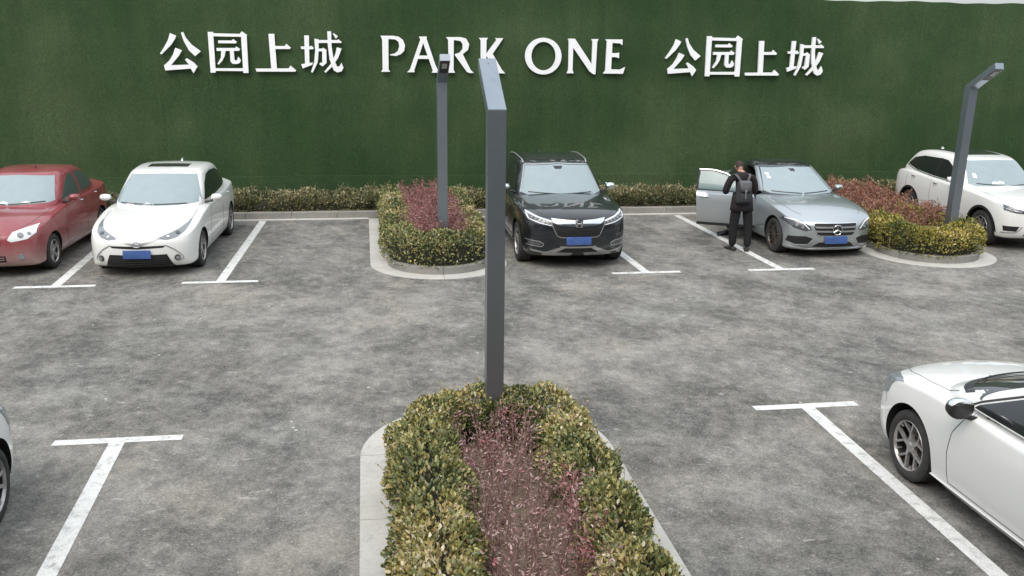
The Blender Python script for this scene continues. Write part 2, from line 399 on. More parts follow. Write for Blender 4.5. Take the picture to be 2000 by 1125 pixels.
# kerb and gutter along the wall
xs = [(-16, 2.40), (4.82, 11.76), (14.16, 24)]
for a, b in xs:
    strip_solid('concrete_gutter', [(a, 5.42), (b, 5.42)][::-1], .16, -.02, .010, MT['apron'], joint=1.5, bev=.003)
xs2 = [(-16, 3.61-.91), (3.61+.91, 12.96-.9), (12.96+.9, 24)]
for a, b in xs2:
    strip_solid('kerb', [(a, 5.575), (b, 5.575)][::-1], .11, -.02, .15, MT['kerb'], joint=1.0)
tag(plane_sheet('soil_strip', [(-16, 5.68), (24, 5.68), (24, 6.98), (-16, 6.98)], .11, MT['soil']), kind='structure')

# the office building the photograph was taken from stands behind the camera and shades the near faces
def building():
    bm = bmesh.new(); y0 = -16.4; H = 6.8; X0, X1 = -34, 40
    add_box(bm, ((X0+X1)/2, y0-5, H/2), (X1-X0, 10, H))
    o = bm_obj('building', bm, MT['facade'], smooth=False); tag(o, kind='structure')
    bm = bmesh.new()
    for k in range(24):
        for j in range(2): add_box(bm, (X0+2+k*3.05, y0+.0, 1.8+j*3.1), (2.1, .06, 1.7))
    w_ = bm_obj('window_glass', bm, MT['dark_glass'], o, smooth=False); w_['kind'] = 'stuff'
building()
# ------------------------------------------------------------------ green wall
WY = 7.0
def green_wall():
    root = empty('green_wall', (4, WY, 0)); tag(root, 'long tall wall clad in dark green artificial turf behind the parked cars', 'wall')
    bm = bmesh.new(); X0, X1 = -20, 21; nx, nz = 410, 48
    g = {}
    for i in range(nx+1):
        for j in range(nz+1):
            x = X0 + (X1-X0)*i/nx; z = 4.87*j/nz
            y = .012*math.sin(x*1.3+z) + .010*math.sin(x*.55-z*1.7) + .006*math.sin(z*4+x*.3)
            if j == nz: z += .012*math.sin(x*2.1)+.008*math.sin(x*7.3)
            # turf rolls: slight step at each seam
            y += .007*(int((x+20)//2.0) % 2)
            g[i, j] = bm.verts.new((x-4, y, z))
    for i in range(nx):
        for j in range(nz): bm.faces.new((g[i, j], g[i+1, j], g[i+1, j+1], g[i, j+1]))
    bm_obj('turf_face', bm, MT['turf'], root, ang=60, recalc=False)
    bm = bmesh.new(); add_box(bm, (-3.5, .14, 2.38), (41, .2, 4.76)); bm_obj('backing', bm, MT['trim'], root, smooth=False)
    bm = bmesh.new(); n = 300; prev = None
    for i in range(n+1):
        x = X0 + (X1-X0)*i/n; z = .74 + .01*math.sin(x*1.1)
        cur = [bm.verts.new((x-4, -.045, z)), bm.verts.new((x-4, -.05, .08))]
        top = bm.verts.new((x-4, -.008, z+.004)); cur.append(top)
        if prev: bm.faces.new((prev[0], prev[1], cur[1], cur[0])); bm.faces.new((prev[2], prev[0], cur[0], cur[2]))
        prev = cur
    bm_obj('turf_skirt', bm, MT['turf'], root, ang=60, recalc=False)
green_wall()

# ------------------------------------------------------------------ sign letters (outlines measured on the wall plane)
def pix_to_wall(u, v, y):
    d = r2*((u-1000)/FPX) - u2*((v-562.5)/FPX) + fwd; t = (y-CAM.y)/d.y; p = CAM + d*t
    return p.x, p.z
LY = WY - .09
def letter(name, strokes, conv, label, depth=.05):
    polys = [[pix_to_wall(*conv(p), LY) for p in s] for s in strokes]
    cx = sum(p[0] for s in polys for p in s)/sum(len(s) for s in polys); cz = min(p[1] for s in polys for p in s)
    bm = bmesh.new()
    for k, s in enumerate(polys):
        add_prism(bm, [(x-cx, z-cz) for x, z in s], -k*.0015, depth)
    bmesh.ops.transform(bm, matrix=Matrix(((1, 0, 0, 0), (0, 0, 1, 0), (0, 1, 0, 0), (0, 0, 0, 1))), verts=bm.verts)
    o = bm_obj(name, bm, MT['letter'], smooth=False); o.location = (cx, LY, cz)
    tag(o, label, 'sign letter', 'white letters mounted on the green wall'); return o
cA = lambda p: (p[0]/4.878+290, p[1]/4.878+40)
cB = lambda p: (p[0]/3.846+720, p[1]/3.846+50)
cC = lambda p: (p[0]/5.405+1270, p[1]/5.405+50)
GONG = [[(203,120),(263,145),(250,178),(215,232),(125,322),(108,316),(150,250),(185,185)], [(308,115),(330,110),(355,165),(410,230),(497,294),(445,340),(385,285),(335,195)],
        [(255,260),(318,284),(290,335),(215,425),(190,440),(148,428),(200,380),(235,320)], [(148,428),(400,420),(410,458),(160,476)], [(348,372),(365,360),(430,400),(467,438),(430,502),(400,455),(385,420)]]
YUAN = [[(563,108),(615,108),(640,497),(592,497)], [(870,125),(888,104),(940,138),(935,150),(953,500),(903,500),(882,156)], [(610,121),(892,128),(892,156),(612,150)], [(634,455),(908,455),(908,482),(634,480)],
        [(663,190),(795,190),(805,177),(842,203),(830,218),(665,216)], [(648,262),(825,262),(835,248),(872,272),(862,290),(650,290)], [(693,284),(735,284),(725,340),(705,380),(670,420),(657,412),(690,355)],
        [(775,284),(812,284),(818,370),(828,383),(845,376),(855,345),(880,378),(870,405),(840,415),(800,412),(782,390)]]
SHANG = [[(1142,127),(1198,127),(1224,462),(1170,462)], [(1203,243),(1300,243),(1312,222),(1357,260),(1345,272),(1206,272)], [(1020,458),(1335,456),(1352,430),(1407,475),(1398,488),(1030,487)]]
CHENG = [[(1483,142),(1528,142),(1534,432),(1492,432)], [(1450,248),(1540,246),(1553,240),(1575,262),(1565,275),(1455,272)], [(1455,416),(1500,410),(1565,400),(1560,422),(1470,457)],
         [(1580,172),(1620,180),(1622,290),(1612,400),(1565,497),(1548,490),(1578,400),(1588,290)], [(1612,186),(1800,186),(1808,178),(1842,205),(1835,214),(1614,214)],
         [(1614,268),(1655,268),(1663,258),(1695,280),(1690,295),(1614,293)], [(1655,276),(1695,280),(1697,405),(1660,437),(1630,420),(1632,405),(1655,400)],
         [(1703,103),(1740,103),(1745,250),(1762,360),(1798,440),(1820,436),(1838,402),(1858,450),(1840,485),(1800,495),(1765,475),(1725,370),(1708,230)],
         [(1795,255),(1840,268),(1810,350),(1760,430),(1690,497),(1675,487),(1740,410),(1780,320)], [(1755,125),(1765,120),(1805,150),(1785,175)]]
lo = []
for nm, s, lb in (('gong', GONG, 'first white Chinese character of the left-hand sign, above the white sedan'), ('yuan', YUAN, 'boxed white Chinese character, second in the left-hand sign'),
              ('shang', SHANG, 'third white Chinese character of the left-hand sign, an upright with two bars'), ('cheng', CHENG, 'last white Chinese character of the left-hand sign, before the letter P')):
    lo.append((letter('sign_character', s, cA, lb), s))
# the right-hand set: the same four characters, placed from their own spot on the wall
RX = {0: [(140,170),(547,535)], 1: [(580,122),(972,537)], 2: [(1012,155),(1370,528)], 3: [(1443,130),(1838,530)]}
RL = ['first white Chinese character of the right-hand sign, just after the letter E', 'boxed white Chinese character, second in the right-hand sign', 'third white Chinese character of the right-hand sign, above the silver sedan', 'last white Chinese character of the right-hand sign, nearest the right lamp']
RLEAN = {0: None}
for k, (o, s) in enumerate(lo):
    me = o.data; xs_ = [v.co.x for v in me.vertices]; zs_ = [v.co.z for v in me.vertices]
    (u0, v0), (u1, v1) = RX[k]
    um, vm = (u0+u1)/2, (v0+v1)/2
    ztop = pix_to_wall(*cC((um, v0)), LY)[1]; zbot = pix_to_wall(*cC((um, v1)), LY)[1]
    xl = pix_to_wall(*cC((u0, vm)), LY)[0]; xr = pix_to_wall(*cC((u1, vm)), LY)[0]
    c = o.copy(); COL.objects.link(c); c['label'] = RL[k]
    sx = (xr-xl)/(max(xs_)-min(xs_)); szz = (ztop-zbot)/(max(zs_)-min(zs_)); sc = (sx+szz)/2
    c.scale = (sc, 1, sc); c.location = ((xl+xr)/2 - sc*(max(xs_)+min(xs_))/2, LY, zbot - sc*min(zs_))
LAT = {
 'P': [[(88,76),(182,76),(225,83),(258,108),(274,150),(267,190),(240,216),(205,228),(160,222),(160,216),(195,210),(220,190),(230,155),(224,122),(200,104),(150,100),(148,112),(150,330),(163,347),(93,347),(105,330),(102,110),(97,92)]],
 'A': [[(378,82),(412,82),(412,125),(343,335),(346,350),(290,350),(310,330),(388,105)], [(402,82),(438,82),(435,97),(500,290),(520,335),(535,354),(475,354),(482,338),(405,118)], [(372,225),(450,225),(458,250),(364,250)]],
 'R': [[(582,86),(690,86),(733,97),(756,140),(746,183),(707,214),(745,290),(768,335),(790,355),(758,356),(738,348),(648,222),(648,213),(682,204),(706,175),(706,140),(690,116),(640,108),(638,330),(650,354),(590,354),(602,330),(597,108)]],
 'K': [[(828,92),(896,92),(886,110),(882,330),(895,356),(830,356),(842,330),(842,110)], [(950,94),(1012,94),(1000,112),(932,212),(1000,330),(1026,360),(978,358),(878,218),(960,108)]],
 'N': [[(1497,98),(1550,98),(1676,290),(1682,120),(1673,101),(1727,101),(1718,120),(1704,366),(1690,366),(1660,345),(1537,165),(1532,330),(1540,358),(1488,358),(1500,330),(1504,118)]],
 'E': [[(1778,103),(1908,104),(1907,148),(1890,134),(1832,130),(1828,206),(1862,207),(1882,203),(1881,245),(1862,237),(1826,237),(1822,328),(1890,330),(1927,312),(1910,362),(1762,360),(1778,338),(1790,120)]]}
for ch, lb in (('P', 'white capital letter P that starts the word PARK'), ('A', 'white capital letter A in PARK, half behind the far lamp head'), ('R', 'white capital letter R in PARK, beside the far lamp head'),
               ('K', 'white capital letter K that ends PARK, behind the near lamp head'), ('N', 'white capital letter N in the middle of the word ONE'), ('E', 'white capital letter E that ends the word ONE')):
    letter('sign_letter', LAT[ch], cB, lb)
def letter_O():
    n = 48; out_ = [pix_to_wall(*cB((1312+137*math.cos(2*PI*i/n), 229+138*math.sin(2*PI*i/n))), LY) for i in range(n)]
    inn = [pix_to_wall(*cB((1314+91*math.cos(2*PI*i/n+.1), 229+107*math.sin(2*PI*i/n+.1))), LY) for i in range(n)]
    cx = sum(p[0] for p in out_)/n; cz = min(p[1] for p in out_); bm = bmesh.new()
    L = [[bm.verts.new((x-cx, dy, z-cz)) for x, z in pp] for pp, dy in ((out_, 0), (inn, 0), (inn, .05), (out_, .05))]
    for a in range(4):
        for i in range(n): bm.faces.new((L[a][i], L[a][(i+1) % n], L[(a+1) % 4][(i+1) % n], L[(a+1) % 4][i]))
    o = bm_obj('sign_letter', bm, MT['letter'], smooth=False); o.location = (cx, LY, cz)
    tag(o, 'white round letter O that starts the word ONE', 'sign letter', 'white letters mounted on the green wall')
letter_O()

# ------------------------------------------------------------------ street lamps
def street_lamp(x, y, d, label, zb=3.27, tilt=0):
    root = empty('street_lamp', (x, y, 0)); tag(root, label, 'street lamp', 'charcoal street lamps standing in the planted islands')
    h = .083; run, rise = .74, .43; ang = math.atan2(rise, run)
    # side profile (y,z) mitred at the bend; arm goes along +d*y
    back = -h*d; frt = h*d
    ux, uz = math.cos(ang), math.sin(ang); nx_, nz_ = -uz, ux
    th = .125
    # top line of arm starts at the back top corner (back, zb)
    B = (back, zb); T0 = (back + d*(run+.02), zb + rise + .0)
    low_tip = (T0[0] + d*.0 + d*th*uz*.55, T0[1] - th*.85)
    # lower line meets post front
    zl = low_tip[1] - (abs(low_tip[0]-frt))*uz/ux
    prof = [(back, .05), (frt, .05), (frt, zl), low_tip, T0, B]
    bm = bmesh.new(); a = [bm.verts.new((-h, p, q)) for p, q in prof]; b = [bm.verts.new((h, p, q)) for p, q in prof]
    n = len(prof); bm.faces.new(a); bm.faces.new(list(reversed(b)))
    for i in range(n): bm.faces.new((a[i], a[(i+1) % n], b[(i+1) % n], b[i]))
    bmesh.ops.recalc_face_normals(bm, faces=bm.faces)
    bmesh.ops.bevel(bm, geom=list(bm.edges), offset=.004, segments=2, affect='EDGES')
    bm_obj('post', bm, MT['lamp_post'], root, ang=20)
    # lamp panel let into the underside near the tip
    dirv = Vector((0, d*ux, uz)); nrm = Vector((0, d*uz, -ux))
    lowm = Vector((0, low_tip[0], low_tip[1])) - dirv*.22 + nrm*.002
    rot = Matrix((Vector((1, 0, 0)), dirv, nrm)).transposed().to_4x4()
    bm = bmesh.new(); add_box(bm, lowm + dirv*.02 , (.136, .40, .006), rot, .001); bm_obj('lamp_recess', bm, MT['trim'], root, smooth=False)
    bm = bmesh.new(); add_box(bm, lowm + dirv*.06 + nrm*.004, (.085, .16, .008), rot, .001); bm_obj('lamp_panel', bm, MT['lamp_panel'], root, smooth=False)
    # access cover on top: fine joint and two screws
    topm = Vector((0, T0[0], T0[1])) - dirv*.40
    nt_ = Vector((0, -d*uz, ux))
    bm = bmesh.new(); add_box(bm, topm + nt_*.0005 + Vector((0.02, 0, 0)), (.11, .004, .002), rot); bm_obj('cover_joint', bm, MT['seam'], root, smooth=False)
    for k, sx in ((.015, .02), (.30, .0)):
        bm = bmesh.new(); bmesh.ops.create_cone(bm, cap_ends=True, segments=12, radius1=.006, radius2=.005, depth=.006)
        bmesh.ops.transform(bm, matrix=Matrix.Translation(topm + dirv*k + nt_*.002 + Vector((sx, 0, 0))) @ Matrix((Vector((1, 0, 0)), dirv, nt_)).transposed().to_4x4(), verts=bm.verts)
        bm_obj('screw', bm, MT['trim'], root)
    bm = bmesh.new(); add_box(bm, (0, 0, .11), (.26, .26, .02), None, .004); bm_obj('base_plate', bm, MT['lamp_post'], root)
    root.rotation_euler = (0, tilt, 0)
    return root
street_lamp(3.54, -6.76, 1, 'nearest charcoal lamp post, rising from the front planting bed', 3.27)
street_lamp(3.665, .95, -1, 'charcoal lamp post standing in the red shrubs of the middle island', 3.20)
street_lamp(13.27, .85, -1, 'charcoal lamp post at right in front of the white SUV', 3.15, tilt=math.radians(1.2))

# ------------------------------------------------------------------ leaves
def leaf_mesh(name, P, D, U, S, tone, ratio=.5):
    """P base points, D direction, U side normal, S lengths; folded six-point leaves"""
    n = len(P); D = D/np.linalg.norm(D, axis=1)[:, None]
    W = np.cross(D, U); W /= np.linalg.norm(W, axis=1)[:, None]+1e-9; Nn = np.cross(W, D)
    S = S[:, None]; wd = S*ratio*.5
    B = P; T = P + D*S - Nn*S*.08
    R1 = P + D*S*.33 + W*wd + Nn*S*.07; R2 = P + D*S*.70 + W*wd*.8 + Nn*S*.04
    L1 = P + D*S*.33 - W*wd + Nn*S*.07; L2 = P + D*S*.70 - W*wd*.8 + Nn*S*.04
    V = np.stack([B, R1, R2, T, L2, L1], 1).reshape(-1, 3)
    me = bpy.data.meshes.new(name); me.vertices.add(6*n); me.vertices.foreach_set('co', V.astype(np.float32).ravel())
    idx = np.arange(n)[:, None]*6
    F = np.concatenate([idx+np.array([0, 1, 2, 3]), idx+np.array([0, 3, 4, 5])], 1).ravel()
    me.loops.add(8*n); me.loops.foreach_set('vertex_index', F.astype(np.int32))
    me.polygons.add(2*n); me.polygons.foreach_set('loop_start', np.arange(0, 8*n, 4, dtype=np.int32))
    try: me.polygons.foreach_set('loop_total', np.full(2*n, 4, dtype=np.int32))
    except Exception: pass
    at = me.attributes.new('tone', 'FLOAT', 'POINT'); at.data.foreach_set('value', np.repeat(tone, 6).astype(np.float32))
    me.update(calc_edges=True); me.validate(); return me
def vnoise(P, f, seed):
    r = np.random.default_rng(seed); s = np.zeros(len(P))
    for k in range(6):
        d = r.normal(size=3); d /= np.linalg.norm(d); s += np.sin(P@d*f*r.uniform(.6, 1.6)+r.uniform(0, 6.3))
    return s/6**.5
def unit(n):
    v = rng.normal(size=(n, 3)); return v/np.linalg.norm(v, axis=1)[:, None]
def hedge(path, hw, z0, z1, n, size, mat, label, seed, group=None, ybias=.0, rough=.05, twigs=200, hws=(1, 1), bump_amp=.05, core=True):
    path = np.array(resample(path, 300)); seg = np.linalg.norm(np.diff(path, axis=0), axis=1); tot = seg.sum()
    tang = np.gradient(path, axis=0); tang /= np.linalg.norm(tang, axis=1)[:, None]; nor = np.stack([tang[:, 1], -tang[:, 0]], 1)
    root = empty('hedge', (float(path[150, 0]), float(path[150, 1]), 0)); O = np.array([path[150, 0], path[150, 1], 0])
    tag(root, label, 'hedge', group)
    def surf(n, inset):
        s = rng.uniform(0, 299, n); i = s.astype(int); t = (s-i)[:, None]
        c = path[i]*(1-t)+path[np.minimum(i+1, 299)]*t; nn = nor[i]*(1-t)+nor[np.minimum(i+1, 299)]*t
        hwv = hw*np.interp(s, [100, 200], hws)
        a = rng.uniform(-.12, PI+.12, n); ca, sa = np.cos(a), np.sin(a)
        e = 2/3.2
        X = np.sign(ca)*np.abs(ca)**e; Z = np.sign(sa)*np.abs(sa)**e
        P0 = np.concatenate([c + nn*(X*hwv)[:, None], (z0+.04+(z1-z0)*np.maximum(Z, -.1))[:, None]], 1)
        nrm = np.concatenate([nn*ca[:, None], sa[:, None]], 1)
        b = vnoise(P0, 7, seed)*bump_amp + vnoise(P0, 21, seed+1)*bump_amp*.55
        P0 += nrm*(b - inset)[:, None]
        return P0, nrm
    P, nrm = surf(n, rng.exponential(rough, n)-.02)
    D = unit(n)*.75 + nrm*.75 + np.array([0, 0, .35]); U = nrm*.9 + unit(n)*.6
    cl = vnoise(P, 5.5, seed+2)*.16 + vnoise(P, 16, seed+5)*.10
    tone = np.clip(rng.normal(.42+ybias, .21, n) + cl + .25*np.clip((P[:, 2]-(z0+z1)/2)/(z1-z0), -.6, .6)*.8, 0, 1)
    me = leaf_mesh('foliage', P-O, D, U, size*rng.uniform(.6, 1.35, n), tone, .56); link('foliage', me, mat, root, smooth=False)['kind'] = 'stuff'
    # stray shoots standing proud of the top
    bm = bmesh.new(); SP, SN = surf(twigs, np.zeros(twigs)); LP, LD, LU = [], [], []
    for p, q in zip(SP, SN):
        d = Vector(q)*.5 + Vector((random.gauss(0, .35), random.gauss(0, .35), 1)); d.normalize(); L = random.uniform(.05, .15)
        p0 = Vector(p-O) - d*.12; p1 = Vector(p-O) + d*L
        add_tube(bm, [p0, p1], .0028, 4, .0014)
        for k in range(6):
            LP.append(p0.lerp(p1, .5+k*.1)); LD.append(d + Vector(unit(1)[0])*1.2); LU.append(Vector(unit(1)[0]))
    link_o = bm_obj('shoots', bm, MT['bark'], root, smooth=False); link_o['kind'] = 'stuff'
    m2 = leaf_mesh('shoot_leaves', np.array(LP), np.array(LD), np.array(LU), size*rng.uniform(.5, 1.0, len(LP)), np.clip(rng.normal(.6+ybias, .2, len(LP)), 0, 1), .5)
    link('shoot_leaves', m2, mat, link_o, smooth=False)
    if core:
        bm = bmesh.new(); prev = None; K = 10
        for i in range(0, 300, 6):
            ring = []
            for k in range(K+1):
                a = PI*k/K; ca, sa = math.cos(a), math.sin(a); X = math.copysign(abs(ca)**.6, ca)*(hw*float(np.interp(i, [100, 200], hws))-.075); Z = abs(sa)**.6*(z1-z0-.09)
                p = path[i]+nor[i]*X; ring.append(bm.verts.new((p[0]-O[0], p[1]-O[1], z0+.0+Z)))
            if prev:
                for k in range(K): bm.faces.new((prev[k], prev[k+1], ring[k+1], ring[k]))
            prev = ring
        bm_obj('dark_core', bm, MT['core'], root)  # added solid core, no real twigs; blocks the view through the leaves
    return root
def ring_path(xc, yc, r, yend, d):
    return stadium(xc, r, yc, yend, d=d)
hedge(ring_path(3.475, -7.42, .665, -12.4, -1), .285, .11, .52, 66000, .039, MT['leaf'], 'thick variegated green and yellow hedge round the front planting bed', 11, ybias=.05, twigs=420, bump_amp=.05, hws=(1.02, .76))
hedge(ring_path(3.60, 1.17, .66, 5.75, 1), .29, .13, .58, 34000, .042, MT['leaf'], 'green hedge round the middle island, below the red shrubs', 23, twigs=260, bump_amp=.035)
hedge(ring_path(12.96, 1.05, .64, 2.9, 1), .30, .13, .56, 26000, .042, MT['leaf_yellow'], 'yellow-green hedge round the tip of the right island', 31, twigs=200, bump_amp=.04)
hedge([(-9, 6.28), (2.9, 6.30)], .40, .12, .41, 38000, .045, MT['leaf_back'], 'long low hedge along the foot of the wall behind the two left sedans', 41, 'hedges along the foot of the wall', twigs=620, bump_amp=.065)
hedge([(4.35, 6.30), (12.3, 6.30)], .40, .12, .41, 28000, .045, MT['leaf_back'], 'low hedge along the wall between the black SUV and the silver sedan', 43, 'hedges along the foot of the wall', twigs=420, bump_amp=.065)
hedge([(13.7, 6.30), (20.5, 6.30)], .42, .12, .50, 16000, .045, MT['leaf_back'], 'low hedge along the wall behind the white SUV', 47, 'hedges along the foot of the wall', twigs=160, bump_amp=.065)

# thin-stemmed shrubs: a few variants, copied
def shrub_variant(h, spread, nst, nl, lsize, mat, seed, bushy):
    random.seed(seed); bm = bmesh.new(); LP, LD, LU, TN = [], [], [], []
    for s in range(nst):
        a = random.uniform(0, 2*PI); lean = random.uniform(0, spread); H = h*random.uniform(.65, 1.1)
        p0 = Vector((random.gauss(0, .02), random.gauss(0, .02), -.02)); p3 = Vector((math.cos(a)*lean, math.sin(a)*lean, H))
        mid = p0.lerp(p3, .5) + Vector((random.gauss(0, .02), random.gauss(0, .02), 0)); pts = [p0, p0.lerp(mid, .5), mid, mid.lerp(p3, .5), p3]
        add_tube(bm, pts, .0048, 4, .0018)
        for b in range(4 if bushy else 2):
            t = random.uniform(.3, .95); q = p0.lerp(p3, t); d = Vector((random.gauss(0, 1), random.gauss(0, 1), random.uniform(.3, 1.3))).normalized()*random.uniform(.05, .14)
            add_tube(bm, [q, q+d], .0020, 3, .0010)
            for k in range(max(2, nl//8)):
                LP.append(q + d*random.uniform(.2, 1.1)); LD.append(d.normalized() + Vector((random.gauss(0, .7), random.gauss(0, .7), random.gauss(0, .6)))); LU.append(Vector((random.gauss(0, 1), random.gauss(0, 1), random.gauss(0, 1)))); TN.append(random.gauss(.5, .24))
        for k in range(nl):
            t = 1 - abs(random.gauss(0, .28 if bushy else .2)); t = max(.15, min(1, t)); q = p0.lerp(p3, t)
            LP.append(q + Vector((random.gauss(0, .03), random.gauss(0, .03), random.gauss(0, .02)))); LD.append(Vector((random.gauss(0, 1), random.gauss(0, 1), random.gauss(.3, .8)))); LU.append(Vector((random.gauss(0, 1), random.gauss(0, 1), random.gauss(0, 1)))); TN.append(random.gauss(.5, .24))
    me = bpy.data.meshes.new('stems'); bm.to_mesh(me); bm.free(); me.materials.append(MT['bark'])
    lm = leaf_mesh('foliage', np.array(LP), np.array(LD), np.array(LU), lsize*rng.uniform(.6, 1.3, len(LP)), np.clip(np.array(TN), 0, 1), .30); lm.materials.append(mat)
    return me, lm
def plant_shrubs(spots, variants, label, group, cat='shrub', zg=.10):
    for (x, y, vi, sc) in spots:
        me, lm = variants[vi % len(variants)]
        o = bpy.data.objects.new('red_shrub', me); COL.objects.link(o); o.location = (x, y, zg); o.rotation_euler = (0, 0, random.uniform(0, 6.28)); o.scale = (sc, sc, sc)
        tag(o, label, cat, group); l = bpy.data.objects.new('foliage', lm); COL.objects.link(l); l.parent = o
def scatter(n, x0, x1, y0, y1, dmin, ok=lambda x, y: True):
    pts = []; t = 0
    while len(pts) < n and t < 20000:
        t += 1; x, y = random.uniform(x0, x1), random.uniform(y0, y1)
        if ok(x, y) and all((x-a)**2+(y-b)**2 > dmin*dmin for a, b in pts): pts.append((x, y))
    return pts
VP = [shrub_variant(.49, .14, 5, 5, .036, MT['leaf_purple'], 100+i, False) for i in range(6)]
VR = [shrub_variant(.44, .12, 5, 16, .040, MT['leaf_red'], 120+i, True) for i in range(3)]
VM = [shrub_variant(.70, .20, 8, 26, .042, MT['leaf_red'], 140+i, True) for i in range(4)]
VB = [shrub_variant(.60, .26, 7, 36, .050, MT['leaf_rust'], 160+i, True) for i in range(4)]
random.seed(5)
okN = lambda x, y: (y < -7.35 or (x-3.45)**2+(y+7.35)**2 < .16) and not (abs(x-3.54) < .13 and abs(y+6.76) < .13)
pn = scatter(90, 3.12, 4.02, -10.9, -6.95, .130, okN)
reds = [(3.92, -8.75), (3.96, -8.6), (3.85, -8.9), (3.66, -7.15), (3.95, -9.35), (3.80, -9.5), (3.4, -7.7), (3.95, -8.45)]
plant_shrubs([(x, y, i, random.uniform(.8, 1.15)) for i, (x, y) in enumerate(pn)], VP, 'thin leggy purple-red shrub with few leaves, growing inside the front planting bed', 'purple-red twiggy shrubs in the front planting bed')
plant_shrubs([(x, y, i, random.uniform(.9, 1.1)) for i, (x, y) in enumerate(reds)], VR, 'bright crimson leafy shrub among the purple twigs of the front planting bed', 'crimson shrubs in the front planting bed')
ok2 = lambda x, y: y > 1.1 or (x-3.6)**2+(y-1.1)**2 < .2
p2 = scatter(78, 3.12, 4.10, .78, 5.5, .20, lambda x, y: ok2(x, y) and not (abs(x-3.665) < .12 and abs(y-.95) < .16))
plant_shrubs([(x, y, i, random.uniform(.85, 1.1)) for i, (x, y) in enumerate(p2)], VM, 'feathery crimson shrub filling the middle island behind its green hedge', 'crimson shrubs in the middle island')
p3 = scatter(130, 12.0, 14.05, 1.35, 6.0, .21, lambda x, y: y > 1.9 or (12.5 < x < 13.5))
plant_shrubs([(x, y, i, random.uniform(.85, 1.15)) for i, (x, y) in enumerate(p3)], VB, 'rust-brown low shrub in the right island between the silver sedan and the white SUV', 'rust-brown shrubs in the right island')
# litter on the soil of the near bed
n = 3600; P = np.stack([rng.uniform(3.0, 4.12, n), rng.uniform(-11, -6.9, n), np.full(n, .108)+rng.uniform(0, .02, n)], 1)
D = np.stack([rng.normal(size=n), rng.normal(size=n), rng.normal(size=n)*.25], 1); U = np.stack([rng.normal(size=n)*.4, rng.normal(size=n)*.4, np.ones(n)], 1)
me = leaf_mesh('leaf_litter', P, D, U, .035*rng.uniform(.5, 1.3, n), np.clip(rng.normal(.5, .25, n), 0, 1), .42)
tag(link('leaf_litter', me, MT['litter'], smooth=False), 'dry brown fallen leaves on the soil of the front planting bed', 'leaf litter', kind='stuff')

#@@CARS@@
# ------------------------------------------------------------------ cars
FW = [2, 3, 4, 5, 6, 7]
def full_ring(pts):            # 10 half points -> verts for both sides share centre points 0 and 9
    return pts
def hull(name, rings, bow0, bow1, mats, parent, lv=3, crease=None, creaseE=.5):
    """closed smooth shell: rings of 10 half-section points, front and rear fascia built with a bow in plan"""
    bm = bmesh.new(); cl = bm.edges.layers.float.new('crease_edge'); V = {}
    def vert(key, p):
        V[key] = bm.verts.new(p); return V[key]
    nR = len(rings)
    for i, rg in enumerate(rings):
        for k, p in enumerate(rg):
            for s in (1, -1):
                if k in (0, 9):
                    if s == 1: vert((i, k, 1), (0, p[1], p[2])); V[(i, k, -1)] = V[(i, k, 1)]
                else: vert((i, k, s), (s*p[0], p[1], p[2]))
    def face(l, s):
        l = [v for j, v in enumerate(l) if v not in l[:j]]
        if len(l) < 3: return
        bm.faces.new(l if s == 1 else list(reversed(l)))
    for s in (1, -1):
        for i in range(nR-1):
            for k in range(9):
                face([V[(i, k, s)], V[(i, k+1, s)], V[(i+1, k+1, s)], V[(i+1, k, s)]], s)
        for i, bow, sg in ((0, bow0, -1), (nR-1, bow1, 1)):
            rg = rings[i]
            for k in (3, 4, 5, 6):
                px = rg[k][0]; x1 = rg[1][0]; t = x1/px
                if s == 1:
                    V[(i, k, 'c')] = bm.verts.new((0, rg[k][1]+sg*bow, rg[k][2]+.0))
                V[(i, k, 'm', s)] = bm.verts.new((s*x1, rg[k][1]+sg*bow*(1-t*t), rg[k][2]))
            def C(k): return V[(i, 0, 1)] if k == 2 else (V[(i, 9, 1)] if k == 7 else V[(i, k, 'c')])
            def Mm(k): return V[(i, 1, s)] if k == 2 else (V[(i, 8, s)] if k == 7 else V[(i, k, 'm', s)])
            def E(k): return V[(i, k, s)]
            for k in (2, 3, 4, 5, 6):
                if sg == -1:
                    face([C(k), C(k+1), Mm(k+1), Mm(k)], s); face([Mm(k), Mm(k+1), E(k+1), E(k)], s)
                else:
                    face([C(k), Mm(k), Mm(k+1), C(k+1)], s); face([Mm(k), E(k), E(k+1), Mm(k+1)], s)
    bmesh.ops.recalc_face_normals(bm, faces=bm.faces)
    for (k, val) in (crease or {}).items():
        for i in range(nR-1):
            for s in (1, -1):
                e = bm.edges.get((V[(i, k, s)], V[(i+1, k, s)]))
                if e: e[cl] = val
    me = bpy.data.meshes.new(name); bm.to_mesh(me); bm.free()
    o = bpy.data.objects.new(name, me); COL.objects.link(o); o.parent = parent
    for m in mats: me.materials.append(m)
    md = o.modifiers.new('s', 'SUBSURF'); md.levels = lv; md.render_levels = lv
    apply_mods(o); return o
def body_ring(y, zt, zs, w, zb, bow=0, prof=(0,)*6, crown=.10, tum=1.0, belt=.965, tk=.93):
    H = zs-zb; d = list(prof)
    return [(0, y-bow+d[0], zt), (.5*w, y-bow*.72+d[0], zt-crown*(zt-zs)-.006), (.84*w, y+d[0], zs+.42*(zt-zs)), (belt*w, y+d[1], zs-.005), (w, y+d[2], zs-.22*H),
            (w*1.0, y+d[3], zs-.50*H), (.99*w, y+d[4], zs-.80*H), (tk*w, y+d[5], zb), (.5*w, y-bow*.72+d[5], zb), (0, y-bow+d[5], zb)]
